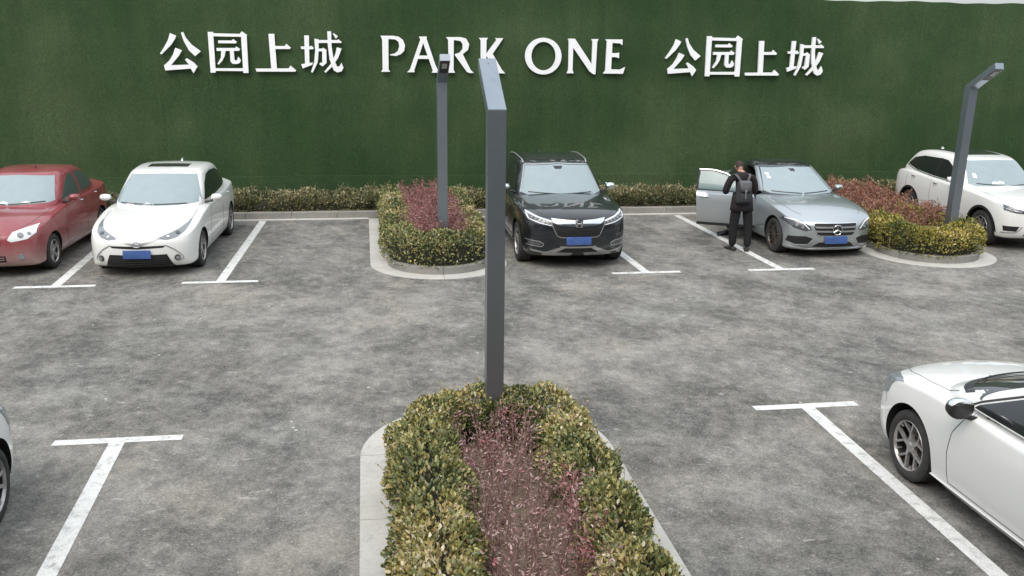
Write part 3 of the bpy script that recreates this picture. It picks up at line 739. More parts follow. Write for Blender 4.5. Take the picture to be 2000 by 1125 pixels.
def green_ring(yt, yb, zt, zb, wt, wb, bt=0, bb=0, sg=-1):
    def L(s, bulge=0): return (wt+(wb-wt)*s+bulge, yt+(yb-yt)*s, (zt-.05)+(zb-(zt-.05))*s)
    return [(0, yt+sg*bt, zt), (.55*wt, yt+sg*bt*.7, zt-.006), (.88*wt, yt, zt-.022), L(.06), L(.36, .012), L(.68, .012), L(1), (.95*wb, yb, zb-.14), (.5*wb, yb+sg*bb*.7, zb-.14), (0, yb+sg*bb, zb-.14)]
class Car:
    def __init__(s, name, label, loc, rz, spec):
        s.sp = spec; s.root = empty(name, loc, rz); s.paint = spec['paint']
        tag(s.root, label, 'car', 'cars parked in the marked bays')
        s.body = hull('body', spec['body'], spec.get('bow0', .16), spec.get('bow1', .10), [s.paint, MT['cavity']], s.root, crease={3: spec.get('cr3', .45), 7: .3, 5: .1, **spec.get('cre', {})})
        s.cab = hull('cabin', spec['cab'], spec.get('cbow0', .16), spec.get('cbow1', .08), [spec.get('roofmat', s.paint), MT['cavity']], s.root, crease={2: .35, 3: .35})
        s.rebuild()
    def rebuild(s):
        V, F = [], []
        for o in (s.body, s.cab):
            b = len(V); V += [v.co.copy() for v in o.data.vertices]; F += [[b+i for i in p.vertices] for p in o.data.polygons]
        s.bvh = BVHTree.FromPolygons(V, F)
        s.bvc = BVHTree.FromPolygons([v.co.copy() for v in s.cab.data.vertices], [list(p.vertices) for p in s.cab.data.polygons])
    def hit(s, view, a, b, side=1, cab=False):
        o, d = {'f': ((a, -2, b), (0, 1, 0)), 'r': ((a, 8, b), (0, -1, 0)), 's': ((side*2, a, b), (-side, 0, 0)), 't': ((a, b, 4), (0, 0, -1))}[view]
        h = (s.bvc if cab else s.bvh).ray_cast(Vector(o), Vector(d))
        return (h[0], h[1]) if h[0] is not None else (None, None)
    def patch(s, name, view, top, bot, mat, off=.004, n=(14, 6), side=1, mirror=False, parent=None, cab=False, thick=.010, smooth=True, sub=None):
        """a thin solid panel lying on the car's skin between two outlines"""
        objs = []
        for sd in ((side, -side) if mirror else (side,)):
            T, B = resample(top, n[0]+1), resample(bot, n[0]+1); g = {}; ok = True; last = None
            for i in range(n[0]+1):
                for j in range(n[1]+1):
                    p = T[i].lerp(B[i], j/n[1]); a, b = p.x, p.y
                    if view in 'frt': a = a*sd
                    h, nn = s.hit(view, a, b, sd, cab)
                    if h is None and last is not None: h, nn = last
                    if h is None: ok = False; continue
                    last = (h, nn)
                    g[i, j] = (h + nn*off, h - nn*thick)
            if not ok: print('patch miss', name); 
            bm = bmesh.new(); A = {}; Bq = {}
            for k, (p, q) in g.items(): A[k] = bm.verts.new(p); Bq[k] = bm.verts.new(q)
            for i in range(n[0]):
                for j in range(n[1]):
                    ks = [(i, j), (i+1, j), (i+1, j+1), (i, j+1)]
                    if all(k in A for k in ks): bm.faces.new([A[k] for k in ks])
            edge = [(i, 0) for i in range(n[0]+1)] + [(n[0], j) for j in range(1, n[1]+1)] + [(i, n[1]) for i in range(n[0]-1, -1, -1)] + [(0, j) for j in range(n[1]-1, 0, -1)]
            for k0, k1 in zip(edge, edge[1:]+edge[:1]):
                if k0 in A and k1 in A:
                    try: bm.faces.new((A[k0], Bq[k0], Bq[k1], A[k1]))
                    except ValueError: pass
            bmesh.ops.remove_doubles(bm, verts=bm.verts, dist=.0004)
            bmesh.ops.recalc_face_normals(bm, faces=bm.faces)
            # make sure it faces outwards
            o = bm_obj(name, bm, mat, parent or s.root, smooth=smooth, ang=50, recalc=False); objs.append(o)
        return objs if mirror else objs[0]
    def line(s, name, view, pts, wd, mat, off=.0015, side=1, mirror=False, parent=None, cab=False, step=.03, closed=False):
        P = [Vector(p) for p in pts]; L = sum((a-b).length for a, b in zip(P, P[1:])); n = max(2, int(L/step)); R = resample(pts, n+1); objs = []
        for sd in ((side, -side) if mirror else (side,)):
            bm = bmesh.new(); prev = None
            for i, p in enumerate(R):
                d = (R[min(i+1, n)]-R[max(0, i-1)]); d = d.normalized() if d.length else Vector((1, 0)); q = Vector((-d.y, d.x))*wd/2
                cur = []
                for s_, dep in ((1, -.004), (1, off), (-1, off), (-1, -.004)):
                    a, b = p.x+q.x*s_, p.y+q.y*s_
                    if view in 'frt': a *= sd
                    h, nn = s.hit(view, a, b, sd, cab)
                    if h is None: cur = None; break
                    cur.append(bm.verts.new(h+nn*dep))
                if cur and prev and (cur[1].co-prev[1].co).length < .25:
                    for k in range(3): bm.faces.new((prev[k], prev[k+1], cur[k+1], cur[k]))
                prev = cur
            objs.append(bm_obj(name, bm, mat, parent or s.root, smooth=False))
        return objs
    def wheels(s, R=.316, rim=.215, wdt=.205, track=None, fo=.93, wb=2.7, style='y', rmat=None, lip=.045, archmat=None):
        tr = track or s.sp['W']; cut = bmesh.new()
        for y in (fo, fo+wb):
            for sd in (1, -1):
                r = bmesh.ops.create_cone(cut, cap_ends=True, segments=56, radius1=R+lip, radius2=R+lip, depth=.5)
                bmesh.ops.transform(cut, matrix=Matrix.Translation((sd*(tr-.30+.27), y, R+.004)) @ Matrix.Rotation(PI/2, 4, 'Y'), verts=r['verts'])
        me = bpy.data.meshes.new('cut'); cut.to_mesh(me); cut.free(); me.materials.append(MT['cavity']); c = bpy.data.objects.new('cut', me); COL.objects.link(c)
        s.cut(s.body, c)
        for y in (fo, fo+wb):
            for sd in (1, -1):
                s.wheel(sd*(tr-.018), y, R, rim, wdt, sd, style, rmat or MT['rim'])
    def cut(s, o, c, keep=False):
        c.parent = o.parent
        b = o.modifiers.new('b', 'BOOLEAN'); b.operation = 'DIFFERENCE'; b.object = c; b.solver = 'EXACT'; b.material_mode = 'TRANSFER'
        apply_mods(o)
        if not keep:
            m = c.data; bpy.data.objects.remove(c); bpy.data.meshes.remove(m)
    def wheel(s, x, y, R, rim, wd, sd, style, rmat):
        bm = bmesh.new(); h = wd/2
        prof = [(-h*.86, rim), (-h*.96, rim+.018), (-h, rim+(R-rim)*.45), (-h*.93, R-.022), (-h*.78, R-.004), (-h*.40, R), (-h*.38, R-.007), (-h*.32, R-.007), (-h*.30, R), (h*.0, R+.0), (h*.30, R), (h*.32, R-.007), (h*.38, R-.007), (h*.40, R), (h*.78, R-.004), (h*.93, R-.022), (h, rim+(R-rim)*.45), (h*.96, rim+.018), (h*.86, rim)]
        add_lathe_x(bm, prof, 56)
        t = bm_obj('wheel', bm, MT['tyre'], s.root, ang=40)
        t.location = (x - sd*h, y, R)
        if sd < 0: t.rotation_euler = (0, 0, PI)
        bm = bmesh.new()
        add_lathe_x(bm, [(h*.86, rim+.004), (h*.93, rim-.002), (h*.84, rim-.010), (h*.70, rim-.014)], 48)
        f = h*.62
        def spoke(a0, a1, r0, r1, w0, w1, x0, x1):
            p0 = Vector((x0, r0*math.cos(a0), r0*math.sin(a0))); p1 = Vector((x1, r1*math.cos(a1), r1*math.sin(a1)))
            d = (p1-p0); q = Vector((0, -d.z, d.y)).normalized(); vs = []
            for p, w_ in ((p0, w0), (p1, w1)):
                for sx, sq in ((0, 1), (0, -1), (-.030, -1), (-.030, 1)): vs.append(bm.verts.new(p + q*w_*sq*.5*(1 if sx == 0 else 1.25) + Vector((sx, 0, 0))))
            for k in range(4): bm.faces.new((vs[k], vs[(k+1) % 4], vs[4+(k+1) % 4], vs[4+k]))
            bm.faces.new(vs[:4]); bm.faces.new(vs[4:][::-1])
        nsp = 5; ro = rim-.010
        for k in range(nsp):
            a = 2*PI*k/nsp + PI/2 + .2
            if style == 'y':
                spoke(a, a, .03, rim*.55, .048, .036, f+.010, f); spoke(a, a-.27, rim*.5, ro, .026, .028, f, h*.80); spoke(a, a+.27, rim*.5, ro, .026, .028, f, h*.80)
            elif style == 'v':
                spoke(a-.12, a-.34, .035, ro, .028, .030, f+.008, h*.80); spoke(a+.12, a+.34, .035, ro, .028, .030, f+.008, h*.80)
            elif style == 'ring':      # five broad spokes that fork low, with open round gaps
                spoke(a, a, .03, rim*.55, .050, .024, f+.012, f+.004); spoke(a, a-.33, rim*.46, ro, .018, .022, f+.004, h*.82); spoke(a, a+.33, rim*.46, ro, .018, .022, f+.004, h*.82); spoke(a+.62, a+.62, rim*.82, ro, .012, .020, h*.70, h*.82)
            elif style == 'multi':
                for dd in (-.16, .16): spoke(a+dd, a+dd*1.5, .035, ro, .022, .026, f+.008, h*.80)
                spoke(a+.63, a+.63, .035, ro, .018, .016, f+.004, h*.78)
            elif style == 'five':
                spoke(a, a, .035, ro, .062, .050, f+.008, h*.80)
        add_lathe_x(bm, [(f+.018, .001), (f+.018, .028), (f+.010, .036), (f+.006, .062), (f-.03, .066)], 28)
        r_ = bm_obj('rim', bm, rmat, t, ang=35)
        bm = bmesh.new(); add_lathe_x(bm, [(h*.70, rim-.014), (h*.30, rim-.022), (-h*.8, rim-.03)], 48); bm_obj('rim_barrel', bm, MT['trim'], t)
        bm = bmesh.new(); add_lathe_x(bm, [(h*.05, .02), (h*.05, rim*.68), (h*.0-.012, rim*.68), (-h*.2, .02)], 36)
        bm_obj('brake_disc', bm, MT['rim_dark'] if style in ('ring',) else MT['trim'], t)
        bm = bmesh.new(); add_lathe_x(bm, [(-h*.15, .0), (-h*.15, rim-.03)], 32); bm_obj('inner_face', bm, MT['cavity'], t)
    def mirror_(s, x, y, z, size=(.20, .12, .135), mat=None, glassmat=None, side=None, stalk=True, two=False):
        for sd in ((1, -1) if side is None else (side,)):
            bm = bmesh.new(); bmesh.ops.create_cube(bm, size=1)
            for v in bm.verts:
                tx = v.co.x*sd
                v.co.x *= size[0]; v.co.y *= size[1]*(1.0 if tx < 0 else .75); v.co.z *= size[2]*(1.0 if tx > 0 else .82)
                if v.co.y < 0: v.co.x += 0; v.co.z *= .86
            bmesh.ops.transform(bm, matrix=Matrix.Translation((sd*x, y, z)) @ Matrix.Rotation(sd*.12, 4, 'Z'), verts=bm.verts)
            cl = bm.edges.layers.float.new('crease_edge')
            for e in bm.edges:
                if all(v.co.y > y for v in e.verts): e[cl] = .8
            me = bpy.data.meshes.new('mirror'); bm.to_mesh(me); bm.free(); o = bpy.data.objects.new('mirror', me); COL.objects.link(o); o.parent = s.root; me.materials.append(mat or s.paint)
            m = o.modifiers.new('s', 'SUBSURF'); m.levels = 2; m.render_levels = 2; apply_mods(o); o.data.shade_smooth()
            if two:
                o.data.materials.append(MT['trim'])
                for f in o.data.polygons: f.material_index = 1 if f.center.z < z + size[2]*.12 and (f.center.z < z - size[2]*.15 or f.center.y > y) else 0
            bm = bmesh.new(); add_tube(bm, [(sd*(x-size[0]*.30), y+.01, z-size[2]*.40), (sd*(x-size[0]*.8-.05), y+.02, z-size[2]*.62)], .022, 8); bm_obj('mirror_stalk', bm, MT['trim'], o)
            bm = bmesh.new(); add_box(bm, (sd*(x+.0), y+size[1]*(.44 if not two else .36), z), (size[0]*(.80 if not two else .6), .006, size[2]*(.7 if not two else .5))); bm_obj('mirror_glass', bm, MT['dark_glass' if two else 'chrome'], o, smooth=False)
    def handle(s, y, z, mat=None, L=.17):
        for sd in (1, -1):
            h, nn = s.hit('s', y, z, sd)
            if h is None: continue
            bm = bmesh.new(); add_tube(bm, [h+Vector((-sd*.005, -L/2, -.004)), h+Vector((sd*.026, -L/2+.03, 0)), h+Vector((sd*.032, 0, .002)), h+Vector((sd*.026, L/2-.03, 0)), h+Vector((-sd*.005, L/2, -.004))], .011, 8)
            bm_obj('door_handle', bm, mat or s.paint, s.root)
    def wiper(s, pts, z=.012):
        for pl in pts:
            P = []
            for a, b in resample(pl, 10):
                h, nn = s.hit('f', a, b, 1, True)
                if h is not None: P.append(h+nn*z)
            if len(P) > 2: bm = bmesh.new(); add_tube(bm, P, .008, 5); bm_obj('wiper', bm, MT['trim'], s.root)
    def seat_dash(s): pass
    def disc(s, name, x, z, r, mat, view='f', off=.012, parent=None, ry=None, dep=.02):
        h, nn = s.hit(view, x, z)
        if h is None: return
        bm = bmesh.new(); bmesh.ops.create_cone(bm, cap_ends=True, segments=24, radius1=r, radius2=r*.94, depth=dep)
        for v in bm.verts: v.co.y *= (ry or r)/r
        q = nn.to_track_quat('Z', 'Y').to_matrix().to_4x4()
        bmesh.ops.transform(bm, matrix=Matrix.Translation(h+nn*off) @ q, verts=bm.verts)
        return bm_obj(name, bm, mat, parent or s.root)
    def badge(s, name, x, z, parts, mat, off=.02, tilt=.0, parent=None):
        """parts: list of closed or open polylines (u,v,radius) on a small upright badge"""
        h, nn = s.hit('f', x, z); bm = bmesh.new()
        for pl, r in parts: add_tube(bm, [h + Vector((u, -off - v*tilt, v)) for u, v in pl], r, 6)
        return bm_obj(name, bm, mat, parent or s.root)
    def antenna(s, x, y, L, tilt=.5, fin=False):
        h, nn = s.hit('t', x, y)
        if h is None: return
        bm = bmesh.new()
        if fin:
            a = [h+Vector(p) for p in ((-.018, -.07, -.01), (.018, -.07, -.01), (.018, .06, -.01), (-.018, .06, -.01), (-.004, .03, .055), (.004, .03, .055), (.004, .055, .055), (-.004, .055, .055))]
            vs = [bm.verts.new(p) for p in a]
            for f in ((0, 1, 5, 4), (1, 2, 6, 5), (2, 3, 7, 6), (3, 0, 4, 7), (4, 5, 6, 7)): bm.faces.new([vs[i] for i in f])
            bm_obj('fin_antenna', bm, s.paint, s.root)
        else:
            add_tube(bm, [h-Vector((0, 0, .005)), h+Vector((0, 0, .02)), h+Vector((0, .006, .025))], .012, 8); add_tube(bm, [h, h+Vector((0, tilt*L, L))], .0035, 5)
            bm_obj('antenna', bm, MT['trim'], s.root)
def arc(cx, cz, rx, rz, a0, a1, n=20): return [(cx+rx*math.cos(a0+(a1-a0)*i/n), cz+rz*math.sin(a0+(a1-a0)*i/n)) for i in range(n+1)]
PF = (.05, .02, 0, 0, .015, .08)      # nose side profile: hood edge set back, bumper forward

# ---- white sedan with the thin V grille
def sedan_body(L, W, top=1.47, hood=.0, belt=.95, nose_z=.70, tail_z=1.06, zb=.19, wsb=1.50, wst=2.25, rt=3.55, rb=4.10, wt=.60, cowl=.96, prof=PF, nw=.79):
    b = [body_ring(.17, nose_z, nose_z-.05, W*nw, zb-.02, .14, prof, tk=1.0), body_ring(.40, nose_z+.115, nose_z+.035, W*.955, zb-.03, .10, tk=.985), body_ring(.80, nose_z+.195+hood, nose_z+.125, W, zb-.01, .06),
         body_ring(1.20, cowl-.01, belt-.055, W, zb-.01, .03), body_ring(1.60, cowl+.03, belt-.01, W, zb-.02), body_ring(2.5, belt+.04, belt+.0, W, zb-.02), body_ring(3.4, belt+.07, belt+.015, W, zb-.02),
         body_ring(L-.62, tail_z-.01, belt+.04, W*.985, zb), body_ring(L-.28, tail_z+.02, belt+.045, W*.93, zb+.04), body_ring(L-.10, tail_z, belt+.02, W*.74, zb+.10, -.06, (-.02, .0, .0, -.01, -.04, -.10))]
    wb = W*.90
    c = [green_ring(wst, wsb, top-.05, belt+.015, wt*.93, wb*.93, .10, .26), green_ring(wst+.22, wsb+.42, top-.012, belt+.02, wt, wb*.985), green_ring((wst+rt)/2, (wst+rt)/2, top, belt+.02, wt+.01, wb), green_ring(rt-.25, rt-.05, top-.03, belt+.035, wt*.98, wb*.97),
         green_ring(rt+.02, rb, top-.095, belt+.06, wt*.90, wb*.86, .05, .10, 1)]
    return b, c
def ruled(car, spec):
    pass
def sedan_glass(c, belt, top, wsb, wst, wt, rb, rt, ws_base_w=.70, ws_top_w=.56, smat='dark_glass', seals=True, zt_ws=None, zb_ws=None, band=True):
    zt = zt_ws or top-.085; zb = zb_ws or belt+.055
    c.patch('windscreen', 'f', [(-ws_top_w, zt-.015), (-ws_top_w*.5, zt+.003), (0, zt+.008), (ws_top_w*.5, zt+.003), (ws_top_w, zt-.015)], [(-ws_base_w, zb+.03), (-ws_base_w*.9, zb-.0), (-ws_base_w*.45, zb-.018), (0, zb-.022), (ws_base_w*.45, zb-.018), (ws_base_w*.9, zb), (ws_base_w, zb+.03)], MT['screen'], n=(28, 14), cab=True, off=.004)
def sides(c, fr, re, smat=None, handles=(), hm=None, trimw=.016, trimmat=None):
    for nm, (t, b) in (('front_window', fr), ('rear_window', re)):
        if t: c.patch(nm, 's', t, b, MT[smat or 'dark_glass'], n=(16, 7), mirror=True, cab=True, off=.003)
    for y, z in handles: c.handle(y, z, hm)

def levin():
    W, L = .8875, 4.63
    b, g = sedan_body(L, W, top=1.545, nose_z=.69, wsb=1.44, wst=2.22, wt=.645, rt=3.72, rb=4.18, tail_z=1.09)
    c = Car('parked_car', 'white sedan with thin V-shaped grille and sunroof, parked beside the red car', (-1.345, .40, 0), math.radians(-2.4), dict(paint=MT['white'], body=b, cab=g, W=W, bow0=.17))
    sedan_glass(c, .95, 1.525, 1.48, 2.26, .60, 4.1, 3.55, .735, .575)
    sides(c, ([(1.82, 1.035), (2.15, 1.27), (2.45, 1.395), (2.74, 1.42)], [(1.80, 1.01), (2.74, 1.01)]), ([(2.80, 1.42), (3.25, 1.395), (3.6, 1.30), (3.88, 1.16)], [(2.80, 1.01), (3.6, 1.035), (3.88, 1.12)]), handles=((2.60, .90), (3.42, .91)), hm=MT['white'])
    c.patch('pillar_trim', 's', [(2.74, 1.425), (2.80, 1.425)], [(2.74, 1.01), (2.80, 1.01)], MT['trim'], n=(2, 8), mirror=True, cab=True, off=.002)
    c.patch('sunroof', 't', [(-.36, 2.46), (0, 2.43), (.36, 2.46)], [(-.36, 2.80), (.36, 2.80)], MT['roof_glass'], off=.004)
    # front: lamps, V trim, grilles, fog lamps
    hl = c.patch('headlight', 'f', [(.33, .665), (.47, .715), (.60, .765), (.735, .855)], [(.33, .648), (.46, .628), (.60, .655), (.70, .725), (.735, .80)], MT['lamp'], n=(16, 6), mirror=True)
    for h, sd in zip(hl, (1, -1)):
        c.disc('projector', sd*.60, .715, .036, MT['lamp_dark'], parent=h, off=.008); c.disc('projector', sd*.47, .672, .022, MT['led'], parent=h, off=.008)
    c.patch('upper_trim', 'f', [(-.34, .675), (-.10, .60), (0, .590), (.10, .60), (.34, .675)], [(-.34, .650), (-.11, .565), (0, .545), (.11, .565), (.34, .650)], MT['satin'], n=(30, 3), off=.008)
    c.patch('upper_grille', 'f', [(-.44, .545), (-.12, .545), (.12, .545), (.44, .545)], [(-.40, .512), (0, .498), (.40, .512)], MT['mesh'], n=(24, 3), off=.004)
    c.patch('lower_grille', 'f', [(-.45, .40), (0, .40), (.45, .40)], [(-.53, .215), (0, .20), (.53, .215)], MT['mesh'], n=(24, 6), off=.005)
    for z in (.35, .315, .28, .245): c.line('grille_bar', 'f', [(-.43, z), (.43, z)], .008, MT['seam'], off=.012)
    c.patch('front_lip', 'f', [(-.52, .225), (0, .205), (.52, .225)], [(-.55, .190), (0, .175), (.55, .190)], MT['trim'], n=(24, 2), off=.012)
    c.line('fog_trim', 'f', [(.44, .550), (.56, .48), (.665, .37), (.69, .31), (.60, .275)], .016, MT['satin'], off=.010, mirror=True)
    for sd in (1, -1):
        f = c.disc('fog_lamp', sd*.60, .33, .050, MT['trim'], off=.006); c.disc('lens', sd*.60, .33, .034, MT['lamp'], off=.018, parent=f)
    c.badge('badge', 0, .575, [(arc(0, 0, .066, .046, 0, 2*PI), .006), (arc(0, .0, .022, .044, 0, 2*PI), .005), (arc(0, .016, .045, .016, 0, 2*PI), .005)], MT['chrome'], off=.022)
    plate(c, 0, .415); c.wiper([[(-.60, 1.015), (-.05, 1.0)], [(-.02, 1.0), (.52, 1.005)]])
    seams_sedan(c, .95, W); c.mirror_(.965, 1.80, 1.06, (.22, .13, .15), mat=MT['white']); c.antenna(0, 3.62, .07, fin=True)
    c.patch('tail_light', 's', [(4.22, .99), (4.50, .97)], [(4.32, .84), (4.50, .84)], MT['tail'], n=(5, 4), mirror=True)
    paper(c, [(-.50, .985), (-.2, .99)], .02); c.wheels(fo=.93, wb=2.70, R=.318, rim=.215, style='y', rmat=MT['rim']); return c
def plate(c, x, z, w=.44, h=.14):
    hh, nn = c.hit('f', x, z); bm = bmesh.new(); add_box(bm, (x, hh.y-.022, z), (w, .012, h), Matrix.Rotation(-.06, 4, 'X'), .004)
    p = bm_obj('number_plate', bm, MT['plate'], c.root)
    bm = bmesh.new(); add_box(bm, (x, hh.y-.010, z), (w*.9, .03, h*.6)); bm_obj('plate_bracket', bm, MT['trim'], p)
def paper(c, pts, h):
    for (x, z) in pts:
        c.patch('paper', 'f', [(x, z+h), (x+.05, z+h*1.9), (x+.13, z+h*1.2)], [(x-.01, z), (x+.14, z)], MT['paper'], n=(5, 2), cab=True, off=.0055)
def seams_sedan(c, belt, W, y1=1.70, y2=2.78, y3=3.62, zl=.30, hoodw=.66, nose=.30, hz=None):
    c.line('door_gap', 's', [(y1+.06, belt-.01), (y1-.08, belt-.22), (y1-.11, .55), (y1-.08, zl)], .007, MT['seam'], mirror=True)
    c.line('door_gap', 's', [(y2, belt), (y2-.01, .6), (y2-.04, zl)], .007, MT['seam'], mirror=True)
    c.line('door_gap', 's', [(y3+.10, belt), (y3+.12, .80), (y3-.02, .64), (y3-.16, .5), (y3-.22, zl)], .007, MT['seam'], mirror=True)
    c.line('sill_gap', 's', [(y1-.08, zl), (y3-.22, zl)], .007, MT['seam'], mirror=True)
    c.line('bonnet_gap', 't', [(hoodw*.86, nose), (hoodw*1.02, .55), (hoodw*1.10, .95), (hoodw*1.10, 1.35)], .006, MT['seam'], mirror=True)

def honda():
    W, L = .965, 4.82
    pr = (.06, .02, .0, 0, .02, .08)
    b = [body_ring(.16, .925, .86, W*.76, .24, .13, pr), body_ring(.38, 1.02, .93, W*.955, .22, .09), body_ring(.80, 1.07, .99, W, .22, .05), body_ring(1.25, 1.11, 1.02, W, .22, .03), body_ring(1.65, 1.14, 1.05, W, .22),
         body_ring(2.6, 1.12, 1.06, W, .22), body_ring(3.6, 1.14, 1.08, W, .22), body_ring(L-.55, 1.15, 1.08, W*.985, .24), body_ring(L-.25, 1.12, 1.05, W*.93, .30), body_ring(L-.08, 1.08, 1.02, W*.76, .36, -.05, (-.02, 0, 0, 0, -.03, -.08))]
    g = [green_ring(2.15, 1.58, 1.60, 1.06, .63, .82, .10, .26), green_ring(2.40, 2.0, 1.655, 1.07, .68, .865), green_ring(3.1, 3.1, 1.68, 1.08, .70, .875), green_ring(3.75, 3.9, 1.65, 1.09, .68, .86), green_ring(4.15, 4.50, 1.55, 1.12, .60, .80, .05, .08, 1)]
    c = Car('parked_car', 'black SUV with chrome grille bar, parked right of the middle island', (5.955, .24, 0), 0, dict(paint=MT['black'], body=b, cab=g, W=W, bow0=.14, roofmat=MT['black']))
    c.patch('windscreen', 'f', [(-.60, 1.555), (0, 1.585), (.60, 1.555)], [(-.745, 1.125), (-.66, 1.095), (0, 1.075), (.66, 1.095), (.745, 1.125)], MT['screen'], n=(28, 14), cab=True)
    c.line('screen_surround', 'f', [(-.755, 1.12), (-.61, 1.57), (0, 1.60), (.61, 1.57), (.755, 1.12)], .016, MT['satin'], off=.006, cab=True)
    c.patch('sensor_housing', 'f', [(-.09, 1.56), (.09, 1.56)], [(-.06, 1.51), (.06, 1.51)], MT['trim'], n=(4, 3), cab=True, off=.0055)
    c.patch('roof_panel', 't', [(-.52, 2.38), (0, 2.35), (.52, 2.38)], [(-.54, 3.7), (.54, 3.7)], MT['roof_glass'], off=.004, n=(12, 12))
    for sd in (1, -1):
        P = []
        for i in range(15):
            y = 2.30+i*.115; h, nn = c.hit('t', sd*(.615+.02*min(1, i/4)), y); e = min(i, 14-i); P.append(h+Vector((0, 0, .035 if e > 0 else .0)))
        bm = bmesh.new(); add_tube(bm, P, .016, 8); bm_obj('roof_rail', bm, MT['satin'], c.root)
    sides(c, ([(1.98, 1.14), (2.3, 1.40), (2.6, 1.53), (2.85, 1.545)], [(1.95, 1.12), (2.85, 1.13)]), ([(2.91, 1.545), (3.5, 1.53), (3.95, 1.42), (4.20, 1.25)], [(2.91, 1.13), (3.8, 1.16), (4.20, 1.22)]), handles=((2.70, .99), (3.6, 1.01)), hm=MT['chrome'])
    c.line('belt_chrome', 's', [(1.93, 1.11), (3.0, 1.12), (4.15, 1.20)], .014, MT['chrome'], mirror=True, cab=True, off=.008)
    # front
    c.patch('upper_grille', 'f', [(-.36, .905), (-.20, .915), (.20, .915), (.36, .905)], [(-.30, .88), (0, .87), (.30, .88)], MT['trim'], n=(20, 3), off=.004)
    c.patch('grille', 'f', [(-.46, .83), (-.36, .78), (.36, .78), (.46, .83)], [(-.36, .615), (-.30, .595), (.30, .595), (.36, .615)], MT['mesh'], n=(24, 6), off=.004)
    for z in (.70, .665, .63): c.line('grille_bar', 'f', [(-.38, z), (.38, z)], .007, MT['trim'], off=.012)
    c.patch('chrome_bar', 'f', [(-.47, .90), (-.32, .885), (0, .87), (.32, .885), (.47, .90)], [(-.43, .84), (-.32, .785), (0, .775), (.32, .785), (.43, .84)], MT['chrome'], n=(28, 5), off=.022)
    hl = c.patch('headlight', 'f', [(.45, .865), (.66, .915), (.86, .985)], [(.44, .775), (.60, .795), (.84, .865), (.875, .91)], MT['lamp_dark'], n=(18, 6), mirror=True, off=.005)
    for h, sd in zip(hl, (1, -1)):
        c.line('light_guide', 'f', [(.465, .855), (.66, .90), (.85, .968)], .020, MT['led'], off=.014, side=sd, parent=h); c.line('light_guide', 'f', [(.855, .95), (.83, .885), (.66, .825), (.47, .790)], .014, MT['led'], off=.014, side=sd, parent=h)
        for k in range(5): c.disc('projector', sd*(.52+.065*k), .832+.017*k, .022, MT['lamp'], off=.012, parent=h)
    H = [([(-.038, .048), (-.033, -.048)], .009), ([(.038, .048), (.033, -.048)], .009), ([(-.03, 0), (.03, 0)], .008), ([(-.060, .066), (.060, .066), (.050, -.062), (-.050, -.062), (-.060, .066)], .007)]
    c.patch('badge_back', 'f', [(-.062, .895), (.062, .895)], [(-.054, .765), (.054, .765)], MT['trim'], n=(4, 4), off=.030); c.badge('badge', 0, .83, H, MT['chrome'], off=.042)
    plate(c, 0, .53)
    for sd in (1, -1):
        c.line('grille_edge', 'f', [(.47, .82), (.37, .61), (.30, .588), (0, .585)], .012, MT['satin'], off=.008, side=sd)
        c.line('fog_surround', 'f', [(.88, .525), (.66, .505), (.585, .46), (.62, .415), (.86, .435)], .014, MT['satin'], off=.010, side=sd)
        f = c.patch('fog_light', 'f', [(.64, .485), (.84, .50)], [(.64, .44), (.84, .455)], MT['lamp_dark'], n=(8, 2), off=.004, side=sd)
        c.line('bumper_crease', 'f', [(.42, .60), (.62, .555), (.86, .585)], .010, MT['trim'], off=.006, side=sd)
        c.patch('skid_trim', 'f', [(.30, .415), (.42, .375), (.56, .315), (.80, .36)], [(.23, .40), (.33, .345), (.44, .285), (.78, .325)], MT['satin'], n=(14, 3), off=.014, side=sd)
        c.patch('skid_foot', 'f', [(.10, .305), (.36, .315), (.62, .29)], [(.13, .265), (.36, .262), (.60, .262)], MT['satin'], n=(12, 3), off=.014, side=sd)
    c.patch('skid_bar', 'f', [(-.32, .43), (.32, .43)], [(-.30, .402), (.30, .402)], MT['satin'], n=(18, 2), off=.016)
    c.patch('lower_intake', 'f', [(-.29, .40), (.29, .40)], [(-.36, .33), (.36, .33)], MT['mesh'], n=(16, 3), off=.006)
    c.wiper([[(-.62, 1.135), (-.05, 1.105)], [(.0, 1.105), (.56, 1.125)]])
    seams_sedan(c, 1.06, W, 1.86, 2.88, 3.80, .42, .70, .30); c.mirror_(1.015, 1.90, 1.19, (.21, .13, .165), mat=MT['chrome'])
    c.line('sill_trim', 's', [(1.45, .33), (3.45, .33)], .05, MT['satin'], mirror=True, off=.010)
    c.antenna(.0, 4.0, .07, fin=True); c.wheels(fo=.94, wb=2.82, R=.362, rim=.245, wdt=.235, style='y', rmat=MT['rim'], lip=.05); return c

